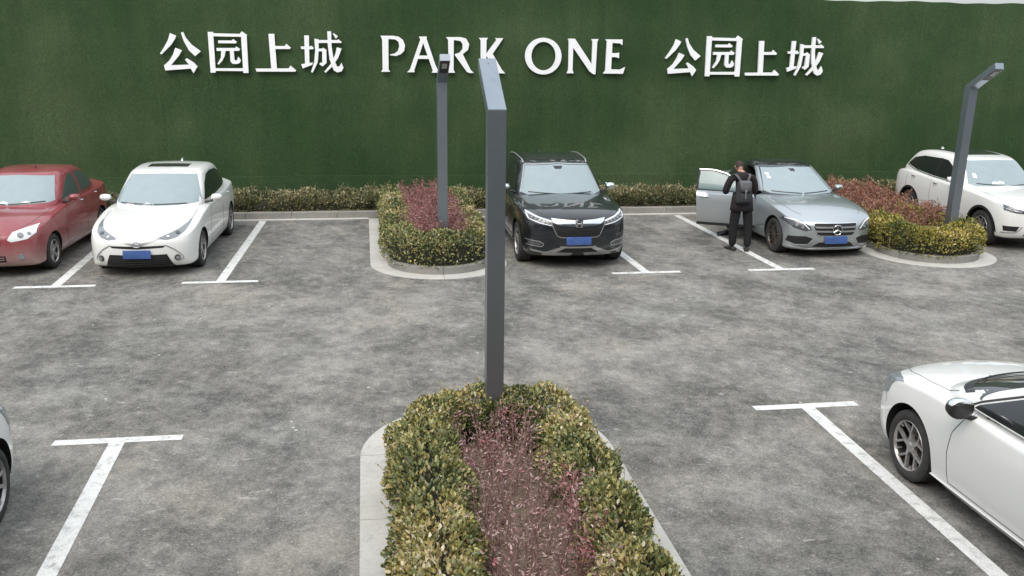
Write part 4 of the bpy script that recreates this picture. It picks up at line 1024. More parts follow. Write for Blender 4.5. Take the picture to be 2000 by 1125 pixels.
def merc():
    W, L = .905, 4.76
    b, g = sedan_body(L, W, top=1.515, nose_z=.735, wsb=1.52, wst=2.34, wt=.585, cowl=.985, belt=.955, rt=3.45, rb=4.12, zb=.18, nw=.80, hood=.03)
    c = Car('parked_car', 'silver-blue sedan with star badge and its front passenger door wide open', (10.875, .62, 0), 0, dict(paint=MT['silver'], body=b, cab=g, W=W, bow0=.17, roofmat=MT['black']))
    P = MT['silver']
    c.patch('windscreen', 'f', [(-.55, 1.41), (0, 1.435), (.55, 1.41)], [(-.715, 1.035), (-.64, 1.0), (0, .98), (.64, 1.0), (.715, 1.035)], MT['screen'], n=(28, 14), cab=True)
    for sd in (1, -1): c.patch('pillar', 'f', [(sd*.565, 1.425), (sd*.60, 1.41)], [(sd*.725, 1.02), (sd*.785, 1.00)], P, n=(3, 12), cab=True, off=.006)
    c.patch('sunroof', 't', [(-.42, 2.55), (0, 2.52), (.42, 2.55)], [(-.42, 3.3), (.42, 3.3)], MT['roof_glass'], off=.004)
    c.patch('mirror_mount', 'f', [(-.05, 1.405), (.07, 1.405)], [(-.02, 1.36), (.07, 1.355)], MT['trim'], n=(4, 3), cab=True, off=.0055)
    for zz in (1.30, 1.245): c.patch('sticker', 'f', [(-.54, zz+.03), (-.475, zz+.03)], [(-.545, zz-.01), (-.48, zz-.01)], MT['paper'], n=(2, 2), cab=True, off=.0055)
    fr = ([(1.93, 1.06), (2.3, 1.30), (2.62, 1.385), (2.83, 1.39)], [(1.90, 1.02), (2.83, 1.025)])
    re = ([(2.89, 1.39), (3.2, 1.37), (3.55, 1.25), (3.78, 1.12)], [(2.89, 1.025), (3.55, 1.05), (3.78, 1.09)])
    c.patch('front_window', 's', *fr, MT['dark_glass'], n=(16, 7), side=1, cab=True); c.patch('rear_window', 's', *re, MT['dark_glass'], n=(16, 7), mirror=True, cab=True)
    c.line('window_chrome', 's', [(1.86, 1.03), (2.3, 1.325), (2.7, 1.41), (3.2, 1.39), (3.6, 1.25), (3.82, 1.11)], .014, MT['chrome'], side=1, cab=True, off=.006)
    c.line('window_chrome', 's', [(2.9, 1.41), (3.2, 1.39), (3.6, 1.25), (3.82, 1.11)], .014, MT['chrome'], side=-1, cab=True, off=.006)
    # grille with two slats and the round star badge
    c.patch('grille', 'f', [(-.42, .655), (-.38, .672), (.38, .672), (.42, .655)], [(-.35, .47), (-.30, .455), (.30, .455), (.35, .47)], MT['mesh'], n=(26, 7), off=.003)
    c.line('grille_frame', 'f', [(-.42, .66), (-.39, .68), (.39, .68), (.42, .66), (.36, .47), (.30, .448), (-.30, .448), (-.36, .47), (-.42, .66)], .014, MT['chrome'], off=.010)
    for z in (.605, .53): c.patch('grille_slat', 'f', [(-.40, z+.015), (.40, z+.015)], [(-.38, z-.015), (.38, z-.015)], MT['satin'], n=(20, 2), off=.014)
    star = [(arc(0, 0, .088, .088, 0, 2*PI, 28), .008)] + [([(0, 0), (.084*math.sin(a), .084*math.cos(a))], .010) for a in (0, 2*PI/3, 4*PI/3)]
    c.disc('badge_back', 0, .565, .085, MT['trim'], off=.020); c.badge('badge', 0, .565, star, MT['chrome'], off=.040)
    hl = c.patch('headlight', 'f', [(.47, .615), (.60, .70), (.84, .755)], [(.45, .555), (.55, .525), (.74, .575), (.87, .70)], MT['lamp_dark'], n=(18, 7), mirror=True, off=.004)
    for h, sd in zip(hl, (1, -1)):
        c.line('light_guide', 'f', [(.49, .565), (.60, .675), (.72, .715), (.83, .735)], .016, MT['led'], off=.011, side=sd, parent=h)
        for x, z in ((.60, .60), (.69, .635)): c.disc('projector', sd*x, z, .032, MT['lamp'], off=.008, parent=h)
    for sd in (1, -1):
        c.patch('side_intake', 'f', [(.42, .395), (.55, .435), (.80, .42)], [(.50, .285), (.70, .275), (.82, .32)], MT['mesh'], n=(14, 5), off=.003, side=sd)
        c.line('intake_edge', 'f', [(.38, .40), (.50, .265), (.72, .255)], .014, P, off=.012, side=sd)
    c.patch('lower_intake', 'f', [(-.30, .325), (.30, .325)], [(-.42, .235), (.42, .235)], MT['mesh'], n=(16, 4), off=.003)
    c.patch('front_splitter', 'f', [(-.78, .225), (-.45, .20), (0, .215), (.45, .20), (.78, .225)], [(-.77, .200), (-.45, .175), (0, .19), (.45, .175), (.77, .200)], MT['chrome'], n=(30, 2), off=.020)
    plate(c, 0, .375); c.wiper([[(-.60, 1.035), (-.05, 1.005)], [(0, 1.005), (.55, 1.03)]])
    seams_sedan(c, .955, W, 1.75, 2.86, 3.68, .30, .66, .34); c.handle(2.70, .86, P); c.mirror_(.97, 1.90, 1.055, (.19, .12, .13), mat=P, side=1)
    c.line('body_crease', 's', [(1.2, .80), (2.4, .845), (4.2, .88)], .008, P, mirror=True, off=.004)
    # open front passenger door (image left): cut the opening, hang the door on its front edge
    def zc(y): return float(np.interp(y, [1.74, 2.3, 2.62, 2.86], [.98, 1.31, 1.385, 1.39]))
    ys = [1.70, 1.80, 1.95, 2.1, 2.3, 2.62, 2.86]
    out_l = [(1.66, .29), (1.63, .55), (1.68, .85), (1.78, .99), (1.95, 1.10), (2.3, 1.31), (2.62, 1.385), (2.86, 1.39), (2.86, .9), (2.84, .6), (2.82, .29)]
    # door skin before cutting
    top = [(1.78, .955), (2.86, .975)]; bot = [(1.66, .29), (2.82, .29)]
    def mid(pts): return pts
    bm = bmesh.new(); rows = []
    nz_ = 12; ny = 14
    for j in range(nz_+1):
        z = .29 + (.965-.29)*j/nz_; row = []
        y0 = float(np.interp(z, [.29, .55, .85, .965], [1.66, 1.63, 1.68, 1.76])); y1 = float(np.interp(z, [.29, .6, .965], [2.82, 2.84, 2.86]))
        for i in range(ny+1):
            y = y0+(y1-y0)*i/ny; h, nn = c.hit('s', y, z, -1)
            row.append(h if h is not None else Vector((-W, y, z)))
        rows.append(row)
    hinge = Vector((-W*.965, 1.66, 0))
    door = empty('door'); 
    bpy.data.objects.remove(door)
    def slab(rows, t, name, mat, parent):
        bm = bmesh.new(); A = [[bm.verts.new(p-hinge) for p in r] for r in rows]; B = [[bm.verts.new(p-hinge+Vector((t, 0, 0))) for p in r] for r in rows]
        nj, ni = len(rows)-1, len(rows[0])-1
        for j in range(nj):
            for i in range(ni): bm.faces.new((A[j][i], A[j][i+1], A[j+1][i+1], A[j+1][i])); bm.faces.new((B[j][i], B[j+1][i], B[j+1][i+1], B[j][i+1]))
        for i in range(ni): bm.faces.new((A[0][i], B[0][i], B[0][i+1], A[0][i+1])); bm.faces.new((A[nj][i], A[nj][i+1], B[nj][i+1], B[nj][i]))
        for j in range(nj): bm.faces.new((A[j][0], A[j+1][0], B[j+1][0], B[j][0])); bm.faces.new((A[j][ni], B[j][ni], B[j+1][ni], A[j+1][ni]))
        return bm_obj(name, bm, mat, parent, ang=40)
    door = slab(rows, .07, 'door', P, c.root)
    # lining
    ins = [[p+Vector((.074, 0, 0)) for p in r[1:-1]] for r in rows[1:-1]]
    slab(ins, .02, 'door_lining', MT['trim'], door)
    # window glass and frame follow the cabin side
    wr = []
    for j in range(9):
        r = []
        for i in range(13):
            y = 1.80+(2.84-1.80)*i/12; zt_ = zc(y)-.03; z = .97+(zt_-.97)*j/8; h, nn = c.hit('s', y, z, -1, True); r.append((h if h is not None else Vector((-.8, y, z)))+Vector((.012, 0, 0)))
        wr.append(r)
    slab(wr, .006, 'door_window', MT['door_glass'], door)
    fr_ = []
    for y in [1.76+(2.86-1.76)*i/16 for i in range(17)]:
        h, nn = c.hit('s', y, min(zc(y), 1.37), -1, True); fr_.append((h if h is not None else Vector((-.62, y, zc(y))))-hinge)
    vb, vt = fr_[-1].copy(), fr_[-1].copy(); h, nn = c.hit('s', 2.86, .975, -1); 
    bm = bmesh.new(); add_tube(bm, fr_, .017, 8); bm_obj('window_frame', bm, MT['chrome'], door)
    bm = bmesh.new(); add_tube(bm, [fr_[-1], (h-hinge)+Vector((.02, 0, 0))], .026, 8); bm_obj('window_frame', bm, MT['trim'], door)
    bm = bmesh.new(); add_tube(bm, [Vector((-.0, .12, .98)), Vector((0, 1.19, 1.0))], .014, 6); bm_obj('window_frame', bm, MT['trim'], door)
    hh, nn = c.hit('s', 2.70, .86, -1); p = hh-hinge
    bm = bmesh.new(); add_tube(bm, [p+Vector(q) for q in ((.004, -.10, -.004), (-.024, -.06, 0), (-.03, 0, .002), (-.024, .06, 0), (.004, .10, -.004))], .012, 8); bm_obj('door_handle', bm, P, door)
    bm = bmesh.new(); rowsl = [[rows[0][i]+Vector((-.004, 0, 0)) for i in range(ny+1)], [rows[1][i]+Vector((-.004, 0, 0)) for i in range(ny+1)]]
    slab(rowsl, .03, 'lower_trim', MT['trim'], door)
    door.location = hinge; door.rotation_euler = (0, 0, -math.radians(-62))
    # mirror on the open door
    cut = bmesh.new()
    vsA = [cut.verts.new((-1.2, y, z)) for y, z in out_l]; vsB = [cut.verts.new((-.18, y, z)) for y, z in out_l]; n = len(out_l)
    cut.faces.new(vsA); cut.faces.new(vsB[::-1])
    for i in range(n): cut.faces.new((vsA[i], vsB[i], vsB[(i+1) % n], vsA[(i+1) % n]))
    bmesh.ops.recalc_face_normals(cut, faces=cut.faces)
    me = bpy.data.meshes.new('cut'); cut.to_mesh(me); cut.free(); me.materials.append(MT['cavity']); co = bpy.data.objects.new('cut', me); COL.objects.link(co)
    c.cut(c.body, co, keep=True); c.cut(c.cab, co)
    bm = bmesh.new(); add_box(bm, (-.44, 2.35, .46), (.46, .50, .14), None, .04); add_box(bm, (-.44, 2.66, .80), (.46, .13, .62), Matrix.Rotation(-.25, 4, 'X'), .05); bm_obj('seat', bm, MT['trim'], c.root)
    c.wheels(fo=.80, wb=2.92, R=.330, rim=.228, wdt=.225, style='multi', rmat=MT['rim_dark']); return c

def red_car():
    W, L = .85, 4.32
    b, g = sedan_body(L, W, top=1.53, nose_z=.74, wsb=1.34, wst=2.02, wt=.60, cowl=1.0, belt=.97, rt=3.30, rb=3.80, zb=.20, nw=.83, hood=.03, tail_z=1.09)
    c = Car('parked_car', 'dusty red sedan with whip antenna and chrome slatted grille at the left edge', (-3.76, .56, 0), math.radians(-2.8), dict(paint=MT['red'], body=b, cab=g, W=W, bow0=.15))
    c.patch('windscreen', 'f', [(-.535, 1.42), (0, 1.445), (.535, 1.42)], [(-.67, 1.055), (-.60, 1.03), (0, 1.01), (.60, 1.03), (.67, 1.055)], MT['screen'], n=(28, 14), cab=True)
    sides(c, ([(1.74, 1.06), (2.04, 1.26), (2.32, 1.395), (2.55, 1.41)], [(1.72, 1.03), (2.55, 1.04)]), ([(2.65, 1.41), (3.0, 1.39), (3.30, 1.27), (3.48, 1.14)], [(2.65, 1.04), (3.30, 1.06), (3.48, 1.10)]), smat='mid_glass', handles=((2.42, .93), (3.22, .95)), hm=MT['chrome'])
    c.patch('grille', 'f', [(-.30, .72), (0, .735), (.30, .72)], [(-.24, .555), (0, .54), (.24, .555)], MT['mesh'], n=(16, 6), off=.003)
    for z in (.70, .66, .62, .58): c.patch('grille_slat', 'f', [(-.29, z+.010), (.29, z+.010)], [(-.28, z-.010), (.28, z-.010)], MT['satin'], n=(14, 2), off=.013)
    c.patch('headlight', 'f', [(.44, .75), (.58, .795), (.74, .83)], [(.385, .64), (.44, .605), (.66, .64), (.755, .72)], MT['lamp_white'], n=(16, 6), mirror=True, off=.005)
    for sd in (1, -1):
        f = c.disc('fog_lamp', sd*.56, .36, .048, MT['lamp'], off=.004); c.disc('projector', sd*.56, .705, .05, MT['lamp'], off=.006); c.disc('indicator', sd*.67, .72, .03, MT['lamp'], off=.006)
    c.patch('lower_grille', 'f', [(-.34, .385), (.34, .385)], [(-.34, .28), (.34, .28)], MT['mesh'], n=(14, 4), off=.003)
    for z in (.355, .32): c.line('grille_bar', 'f', [(-.32, z), (.32, z)], .014, MT['red'], off=.010)
    plate(c, 0, .46); c.wiper([[(-.60, 1.055), (-.05, 1.02)], [(0, 1.02), (.55, 1.05)]]); paper(c, [(-.16, 1.03), (.20, 1.03)], .02)
    seams_sedan(c, .97, W, 1.60, 2.60, 3.35, .30, .62, .34); c.mirror_(.92, 1.74, 1.07, (.20, .13, .14), mat=MT['red']); c.antenna(.12, 2.30, .38, .22)
    c.line('side_moulding', 's', [(1.45, .56), (3.1, .58)], .035, MT['red'], mirror=True, off=.009)
    c.patch('tail_light', 's', [(4.0, 1.0), (4.2, .98)], [(4.0, .78), (4.2, .78)], MT['tail'], n=(4, 4), mirror=True)
    c.wheels(fo=.86, wb=2.55, R=.298, rim=.195, wdt=.19, style='five', rmat=MT['rim']); return c

def white_suv():
    W, L = .915, 4.50
    pr = (.06, .02, .0, 0, .02, .08)
    b = [body_ring(.16, .90, .84, W*.76, .25, .13, pr), body_ring(.38, .99, .90, W*.955, .24, .09), body_ring(.80, 1.05, .97, W, .24, .05), body_ring(1.25, 1.09, 1.00, W, .24, .03), body_ring(1.60, 1.12, 1.03, W, .24),
         body_ring(2.5, 1.12, 1.05, W, .24), body_ring(3.4, 1.16, 1.10, W, .24), body_ring(L-.55, 1.18, 1.12, W*.985, .26), body_ring(L-.25, 1.14, 1.07, W*.93, .32), body_ring(L-.08, 1.08, 1.02, W*.76, .38, -.05, (-.02, 0, 0, 0, -.03, -.08))]
    g = [green_ring(2.10, 1.52, 1.57, 1.04, .61, .79, .10, .26), green_ring(2.35, 1.95, 1.625, 1.05, .655, .83), green_ring(3.0, 3.0, 1.65, 1.07, .67, .84), green_ring(3.6, 3.7, 1.62, 1.10, .65, .82), green_ring(4.0, 4.25, 1.53, 1.15, .58, .76, .05, .08, 1)]
    c = Car('parked_car', 'white SUV with chrome door handles and panoramic roof, behind the right lamp post', (15.33, .76, 0), math.radians(-.8), dict(paint=MT['pearl'], body=b, cab=g, W=W, bow0=.14))
    c.patch('windscreen', 'f', [(-.58, 1.53), (0, 1.555), (.58, 1.53)], [(-.725, 1.11), (-.64, 1.075), (0, 1.055), (.64, 1.075), (.725, 1.11)], MT['screen'], n=(28, 14), cab=True)
    c.patch('sticker', 'f', [(-.58, 1.30), (-.52, 1.30)], [(-.60, 1.22), (-.53, 1.22)], MT['paper'], n=(2, 2), cab=True, off=.0055); paper(c, [(-.30, 1.12), (-.18, 1.13)], .025)
    c.patch('roof_panel', 't', [(-.44, 2.40), (0, 2.37), (.44, 2.40)], [(-.46, 3.7), (.46, 3.7)], MT['roof_glass'], off=.004, n=(12, 12))
    sides(c, ([(1.92, 1.12), (2.25, 1.38), (2.5, 1.49), (2.70, 1.50)], [(1.90, 1.10), (2.70, 1.12)]), ([(2.76, 1.50), (3.4, 1.48), (3.8, 1.40), (3.95, 1.27)], [(2.76, 1.12), (3.5, 1.17), (3.95, 1.24)]), handles=((2.55, .99), (3.42, 1.03)), hm=MT['chrome'])
    c.patch('pillar_trim', 's', [(2.70, 1.505), (2.76, 1.505)], [(2.70, 1.12), (2.76, 1.12)], MT['trim'], n=(2, 8), mirror=True, cab=True, off=.002)
    c.line('belt_chrome', 's', [(1.88, 1.085), (2.8, 1.105), (3.6, 1.165), (3.98, 1.235)], .016, MT['chrome'], mirror=True, cab=True, off=.008)
    hl = c.patch('headlight', 'f', [(.46, .80), (.62, .83), (.80, .905)], [(.46, .745), (.64, .755), (.80, .80)], MT['lamp_dark'], n=(14, 5), mirror=True, off=.005)
    for h, sd in zip(hl, (1, -1)):
        c.line('light_guide', 'f', [(.84, .985), (.80, .84), (.64, .795), (.47, .765)], .012, MT['chrome'], off=.011, side=sd, parent=h); c.disc('projector', sd*.70, .805, .03, MT['lamp'], off=.009, parent=h); c.disc('projector', sd*.58, .785, .03, MT['lamp'], off=.009, parent=h)
    c.patch('fog_recess', 'f', [(.56, .50), (.80, .50)], [(.60, .40), (.78, .40)], MT['mesh'], n=(8, 4), mirror=True, off=.003); c.line('bumper_trim', 'f', [(.52, .50), (.60, .385), (.80, .37)], .016, MT['satin'], off=.012, mirror=True)
    c.patch('grille', 'f', [(-.40, .80), (.40, .80)], [(-.34, .62), (.34, .62)], MT['mesh'], n=(14, 4), off=.003); c.patch('lower_intake', 'f', [(-.42, .45), (.42, .45)], [(-.46, .32), (.46, .32)], MT['mesh'], n=(14, 4), off=.003)
    for z in (.76, .71, .66): c.line('grille_bar', 'f', [(-.37, z), (.37, z)], .014, MT['chrome'], off=.010)
    plate(c, 0, .54); c.wiper([[(-.60, 1.12), (-.05, 1.085)], [(0, 1.085), (.55, 1.11)]])
    seams_sedan(c, 1.04, W, 1.80, 2.73, 3.60, .42, .68, .30); c.mirror_(.985, 1.84, 1.165, (.20, .13, .15), mat=MT['pearl'])
    c.line('sill_trim', 's', [(1.30, .29), (3.25, .29)], .09, MT['trim'], mirror=True, off=.010)
    for y in (.88, 3.53): c.line('wheel_arch_trim', 's', [(y+.425*math.cos(a), .355+.425*math.sin(a)) for a in [PI*i/20 for i in range(21)]], .045, MT['trim'], mirror=True, off=.012)
    c.patch('tail_light', 's', [(4.05, 1.15), (4.36, 1.14)], [(4.18, 1.02), (4.36, 1.01)], MT['tail'], n=(5, 4), mirror=True)
    c.antenna(0, 3.85, .07, fin=True); c.wheels(fo=.88, wb=2.65, R=.352, rim=.235, wdt=.225, style='v', rmat=MT['rim'], lip=.055); return c

def near_car(name, label, loc, rz, mat, style):
    MT['screen2'] = MT['dark_glass']
    W, L = .93, 4.68
    b = [body_ring(.17, .80, .74, W*.80, .20, .17, (.08, .03, 0, 0, .01, .06)), body_ring(.42, .915, .83, W*.975, .18, .14), body_ring(.80, .985, .89, W*1.005, .18, .09), body_ring(1.20, 1.03, .925, W, .18, .05), body_ring(1.60, 1.03, .925, W, .17),
         body_ring(2.5, .99, .93, W, .17), body_ring(3.4, 1.02, .96, W, .17), body_ring(L-.62, 1.08, 1.0, W*.985, .2), body_ring(L-.28, 1.10, 1.0, W*.93, .24), body_ring(L-.10, 1.08, .97, W*.74, .30, -.06, (-.02, 0, 0, -.01, -.04, -.10))]
    g = [green_ring(2.15, 1.02, 1.40, .94, .58, .85, .12, .24), green_ring(2.45, 1.85, 1.46, .95, .62, .85), green_ring(3.0, 3.0, 1.475, .965, .63, .845), green_ring(3.4, 3.5, 1.44, .985, .61, .82), green_ring(3.65, 4.15, 1.37, 1.01, .54, .72, .05, .10, 1)]
    c = Car(name, label, loc, rz, dict(paint=mat, body=b, cab=g, W=W, bow0=.20, cbow0=.20))
    c.patch('windscreen', 'f', [(-.54, 1.36), (0, 1.39), (.54, 1.36)], [(-.785, 1.06), (-.72, 1.05), (0, 1.045), (.72, 1.05), (.785, 1.06)], MT['screen2'], n=(28, 16), cab=True)
    c.patch('cowl_panel', 'f', [(-.74, 1.075), (-.4, 1.072), (0, 1.07), (.4, 1.072), (.74, 1.075)], [(-.76, 1.035), (0, 1.035), (.76, 1.035)], MT['trim'], n=(26, 3), off=.006, cab=True)
    sides(c, ([(1.72, 1.03), (2.1, 1.22), (2.45, 1.345), (2.74, 1.37)], [(1.68, .99), (2.74, 1.0)]), ([(2.80, 1.37), (3.2, 1.345), (3.5, 1.24), (3.72, 1.12)], [(2.80, 1.0), (3.5, 1.04), (3.72, 1.10)]), handles=((2.62, .90), (3.45, .91)), hm=MT['chrome'])
    c.line('window_surround', 's', [(1.64, 1.0), (1.72, 1.055), (2.1, 1.245), (2.45, 1.372), (2.8, 1.395), (3.2, 1.37), (3.55, 1.25), (3.78, 1.115)], .016, MT['trim'], mirror=True, cab=True, off=.006)
    c.line('belt_chrome', 's', [(1.66, .975), (2.8, .985), (3.5, 1.022), (3.76, 1.09)], .016, MT['chrome'], mirror=True, cab=True, off=.010)
    c.patch('pillar_trim', 's', [(2.74, 1.375), (2.80, 1.375)], [(2.74, 1.0), (2.80, 1.0)], MT['trim'], n=(2, 8), mirror=True, cab=True, off=.002)
    hl = c.patch('headlight', 'f', [(.50, .78), (.66, .835), (.84, .88), (.885, .875)], [(.54, .70), (.66, .62), (.82, .60), (.90, .70)], MT['lamp'], n=(20, 8), mirror=True, off=.006)
    for h, sd in zip(hl, (1, -1)): c.disc('projector', sd*.70, .74, .045, MT['lamp_dark'], off=.008, parent=h); c.line('light_guide', 'f', [(.56, .70), (.68, .665), (.81, .67)], .012, MT['led'], off=.010, side=sd, parent=h)
    c.patch('grille', 'f', [(-.40, .62), (.40, .62)], [(-.38, .54), (.38, .54)], MT['mesh'], n=(14, 4), off=.003); c.patch('lower_intake', 'f', [(-.45, .38), (.45, .38)], [(-.45, .24), (.45, .24)], MT['mesh'], n=(14, 4), off=.003)
    seams_sedan(c, .955, W, 1.66, 2.78, 3.62, .27, .68, .32); c.wiper([[(-.66, 1.09), (-.05, 1.065)], [(0, 1.065), (.60, 1.085)]], .02)
    c.line('sill_skirt', 's', [(1.32, .215), (3.30, .215)], .055, mat, mirror=True, off=.020)
    c.line('bumper_gap', 's', [(.50, .80), (.50, .70), (.52, .60)], .006, MT['seam'], mirror=True)
    for sx in (-.28, .28):
        h, nn = c.hit('t', sx, 1.10); bm = bmesh.new(); add_box(bm, h+Vector((0, 0, .006)), (.03, .018, .014), None, .003); bm_obj('washer_jet', bm, MT['trim'], c.root)
    c.mirror_(1.03, 1.74, 1.035, (.24, .17, .21), mat=MT['chrome'], two=True); c.wheels(fo=.95, wb=2.70, R=.330, rim=.232, wdt=.225, style=style, rmat=MT['rim'], lip=.06); return c
levin(); honda(); merc(); red_car(); white_suv()
near_car('parked_car', 'white sedan with chrome mirror and forked-spoke wheels, cut off at the lower right edge', (8.10, -7.02, 0), PI, MT['pearl'], 'ring')
near_car('parked_car', 'white car of which only a front corner and wheel show at the lower left edge', (-1.56, -6.86, 0), PI, MT['white'], 'v')

# ------------------------------------------------------------------ people
def skin_body(name, joints, bones, mat, parent, root=0, lv=2):
    me = bpy.data.meshes.new(name); me.from_pydata([tuple(j[0]) for j in joints], bones, []); me.update()
    o = bpy.data.objects.new(name, me); COL.objects.link(o); o.parent = parent
    m = o.modifiers.new('skin', 'SKIN'); m.use_smooth_shade = True; m.branch_smoothing = .6
    for v, j in zip(me.skin_vertices[0].data, joints): v.radius = j[1] if isinstance(j[1], tuple) else (j[1], j[1]); v.use_root = False
    me.skin_vertices[0].data[root].use_root = True
    s = o.modifiers.new('sub', 'SUBSURF'); s.levels = lv; s.render_levels = lv
    apply_mods(o); o.data.materials.clear(); o.data.materials.append(mat); o.data.shade_smooth(); return o
def shoe(p, d, mat, parent, L=.31):
    d = Vector(d).normalized(); q = Vector((-d.y, d.x, 0)); bm = bmesh.new(); rows = []
    for t, w_, h_ in ((-.28, .030, .055), (-.22, .038, .085), (0, .040, .10), (.25, .044, .075), (.5, .049, .055), (.68, .038, .042), (.74, .018, .026)):
        c0 = Vector(p)+d*t*L; rows.append([bm.verts.new(c0+q*w_*a+Vector((0, 0, b))) for a, b in ((-1, .004), (-1.05, .03), (-.75, h_*.8), (0, h_), (.75, h_*.8), (1.05, .03), (1, .004))])
    for r0, r1 in zip(rows, rows[1:]):
        for k in range(7): bm.faces.new((r0[k], r0[(k+1) % 7], r1[(k+1) % 7], r1[k]))
    bm.faces.new(rows[0]); bm.faces.new(rows[-1][::-1])
    return bm_obj('shoe', bm, mat, parent, ang=50)
def head(parent, c, fwd_, tilt, hair=True):
    """head with face features, looking along fwd_ (xy), tilted down by tilt"""
    f = Vector((fwd_[0], fwd_[1], 0)).normalized(); z = Vector((0, 0, 1)); r = f.cross(z)
    f2 = f*math.cos(tilt) - z*math.sin(tilt); u = r.cross(f2)
    Mx = Matrix((r, f2, u)).transposed().to_4x4(); Mx.translation = Vector(c)
    bm = bmesh.new(); bmesh.ops.create_uvsphere(bm, u_segments=28, v_segments=20, radius=1)
    for v in bm.verts:
        x, y, zz = v.co; k = 1 - .22*max(0, -zz)**1.3
        v.co = Vector((x*.076*k, (y*.096 if y < 0 else y*.092)*(1-.12*max(0, -zz)), zz*.115))
        if y > .5 and abs(x) < .22 and -.35 < zz < .12: v.co.y += .018*(1-abs(x)/.22)
        if y > .75 and abs(abs(x)-.38) < .16 and abs(zz-.08) < .14: v.co.y -= .008
    bmesh.ops.transform(bm, matrix=Mx, verts=bm.verts); h = bm_obj('head', bm, MT['skin'], parent, ang=80)
    for s in (1, -1):
        bm = bmesh.new(); bmesh.ops.create_uvsphere(bm, u_segments=12, v_segments=8, radius=1)
        bmesh.ops.transform(bm, matrix=Mx @ Matrix.Translation((s*.078, -.005, -.005)) @ Matrix.Diagonal((.010, .018, .031, 1)), verts=bm.verts); bm_obj('ear', bm, MT['skin'], h)
        bm = bmesh.new(); bmesh.ops.create_uvsphere(bm, u_segments=10, v_segments=8, radius=.010); bmesh.ops.transform(bm, matrix=Mx @ Matrix.Translation((s*.030, .083, .010)), verts=bm.verts); bm_obj('eye', bm, MT['trim'], h)
    bm = bmesh.new(); add_box(bm, (0, 0, 0), (.045, .006, .010), None, .002); bmesh.ops.transform(bm, matrix=Mx @ Matrix.Translation((0, .084, -.062)), verts=bm.verts); bm_obj('mouth', bm, simple('lips', (.30, .12, .10), .5), h)
    bm = bmesh.new(); bmesh.ops.create_uvsphere(bm, u_segments=36, v_segments=24, radius=1)
    bmesh.ops.delete(bm, geom=[v for v in bm.verts if (v.co.z < -.10 and v.co.y > -.12) or (v.co.z < -.70) or (v.co.y > .55 and v.co.z < .48)], context='VERTS')
    for v in bm.verts:
        n = .004*math.sin(v.co.x*31)*math.cos(v.co.z*27+v.co.y*19)
        v.co = Vector((v.co.x*(.083+n), v.co.y*(.103+n), v.co.z*(.124+n)))
    bmesh.ops.transform(bm, matrix=Mx, verts=bm.verts); bm_obj('hair', bm, MT['hair'], parent, ang=80)
    return h
def hand(parent, p, d, side, mat):
    d = Vector(d).normalized(); up = Vector((0, 0, 1)); r = d.cross(up).normalized(); nrm = r.cross(d).normalized(); p = Vector(p)
    js = [(p, .024), (p+d*.045, (.034, .016)), (p+d*.085, (.036, .014))]; bones = [(0, 1), (1, 2)]
    skin_body('palm', js, bones, mat, parent, 0, 1)
    for k, (off, L) in enumerate(((-.030, .066), (-.010, .076), (.010, .072), (.029, .056))):
        b0 = p+d*.085+r*off; m1 = b0+(d*.75-nrm*.55)*L*.5; m2 = m1+(d*.2-nrm*.95)*L*.45
        skin_body('finger', [(b0-d*.012, .0085), (b0.lerp(m1, .5), .0085), (m1, .0080), (m2, .0068)], [(0, 1), (1, 2), (2, 3)], mat, parent, 0, 1)
    t0 = p+d*.03+r*side*.026; skin_body('thumb', [(t0, .011), (t0+(r*side*.6+d*.7)*.035, .010), (t0+(r*side*.35+d*.9-nrm*.3)*.065, .008)], [(0, 1), (1, 2)], mat, parent, 0, 1)
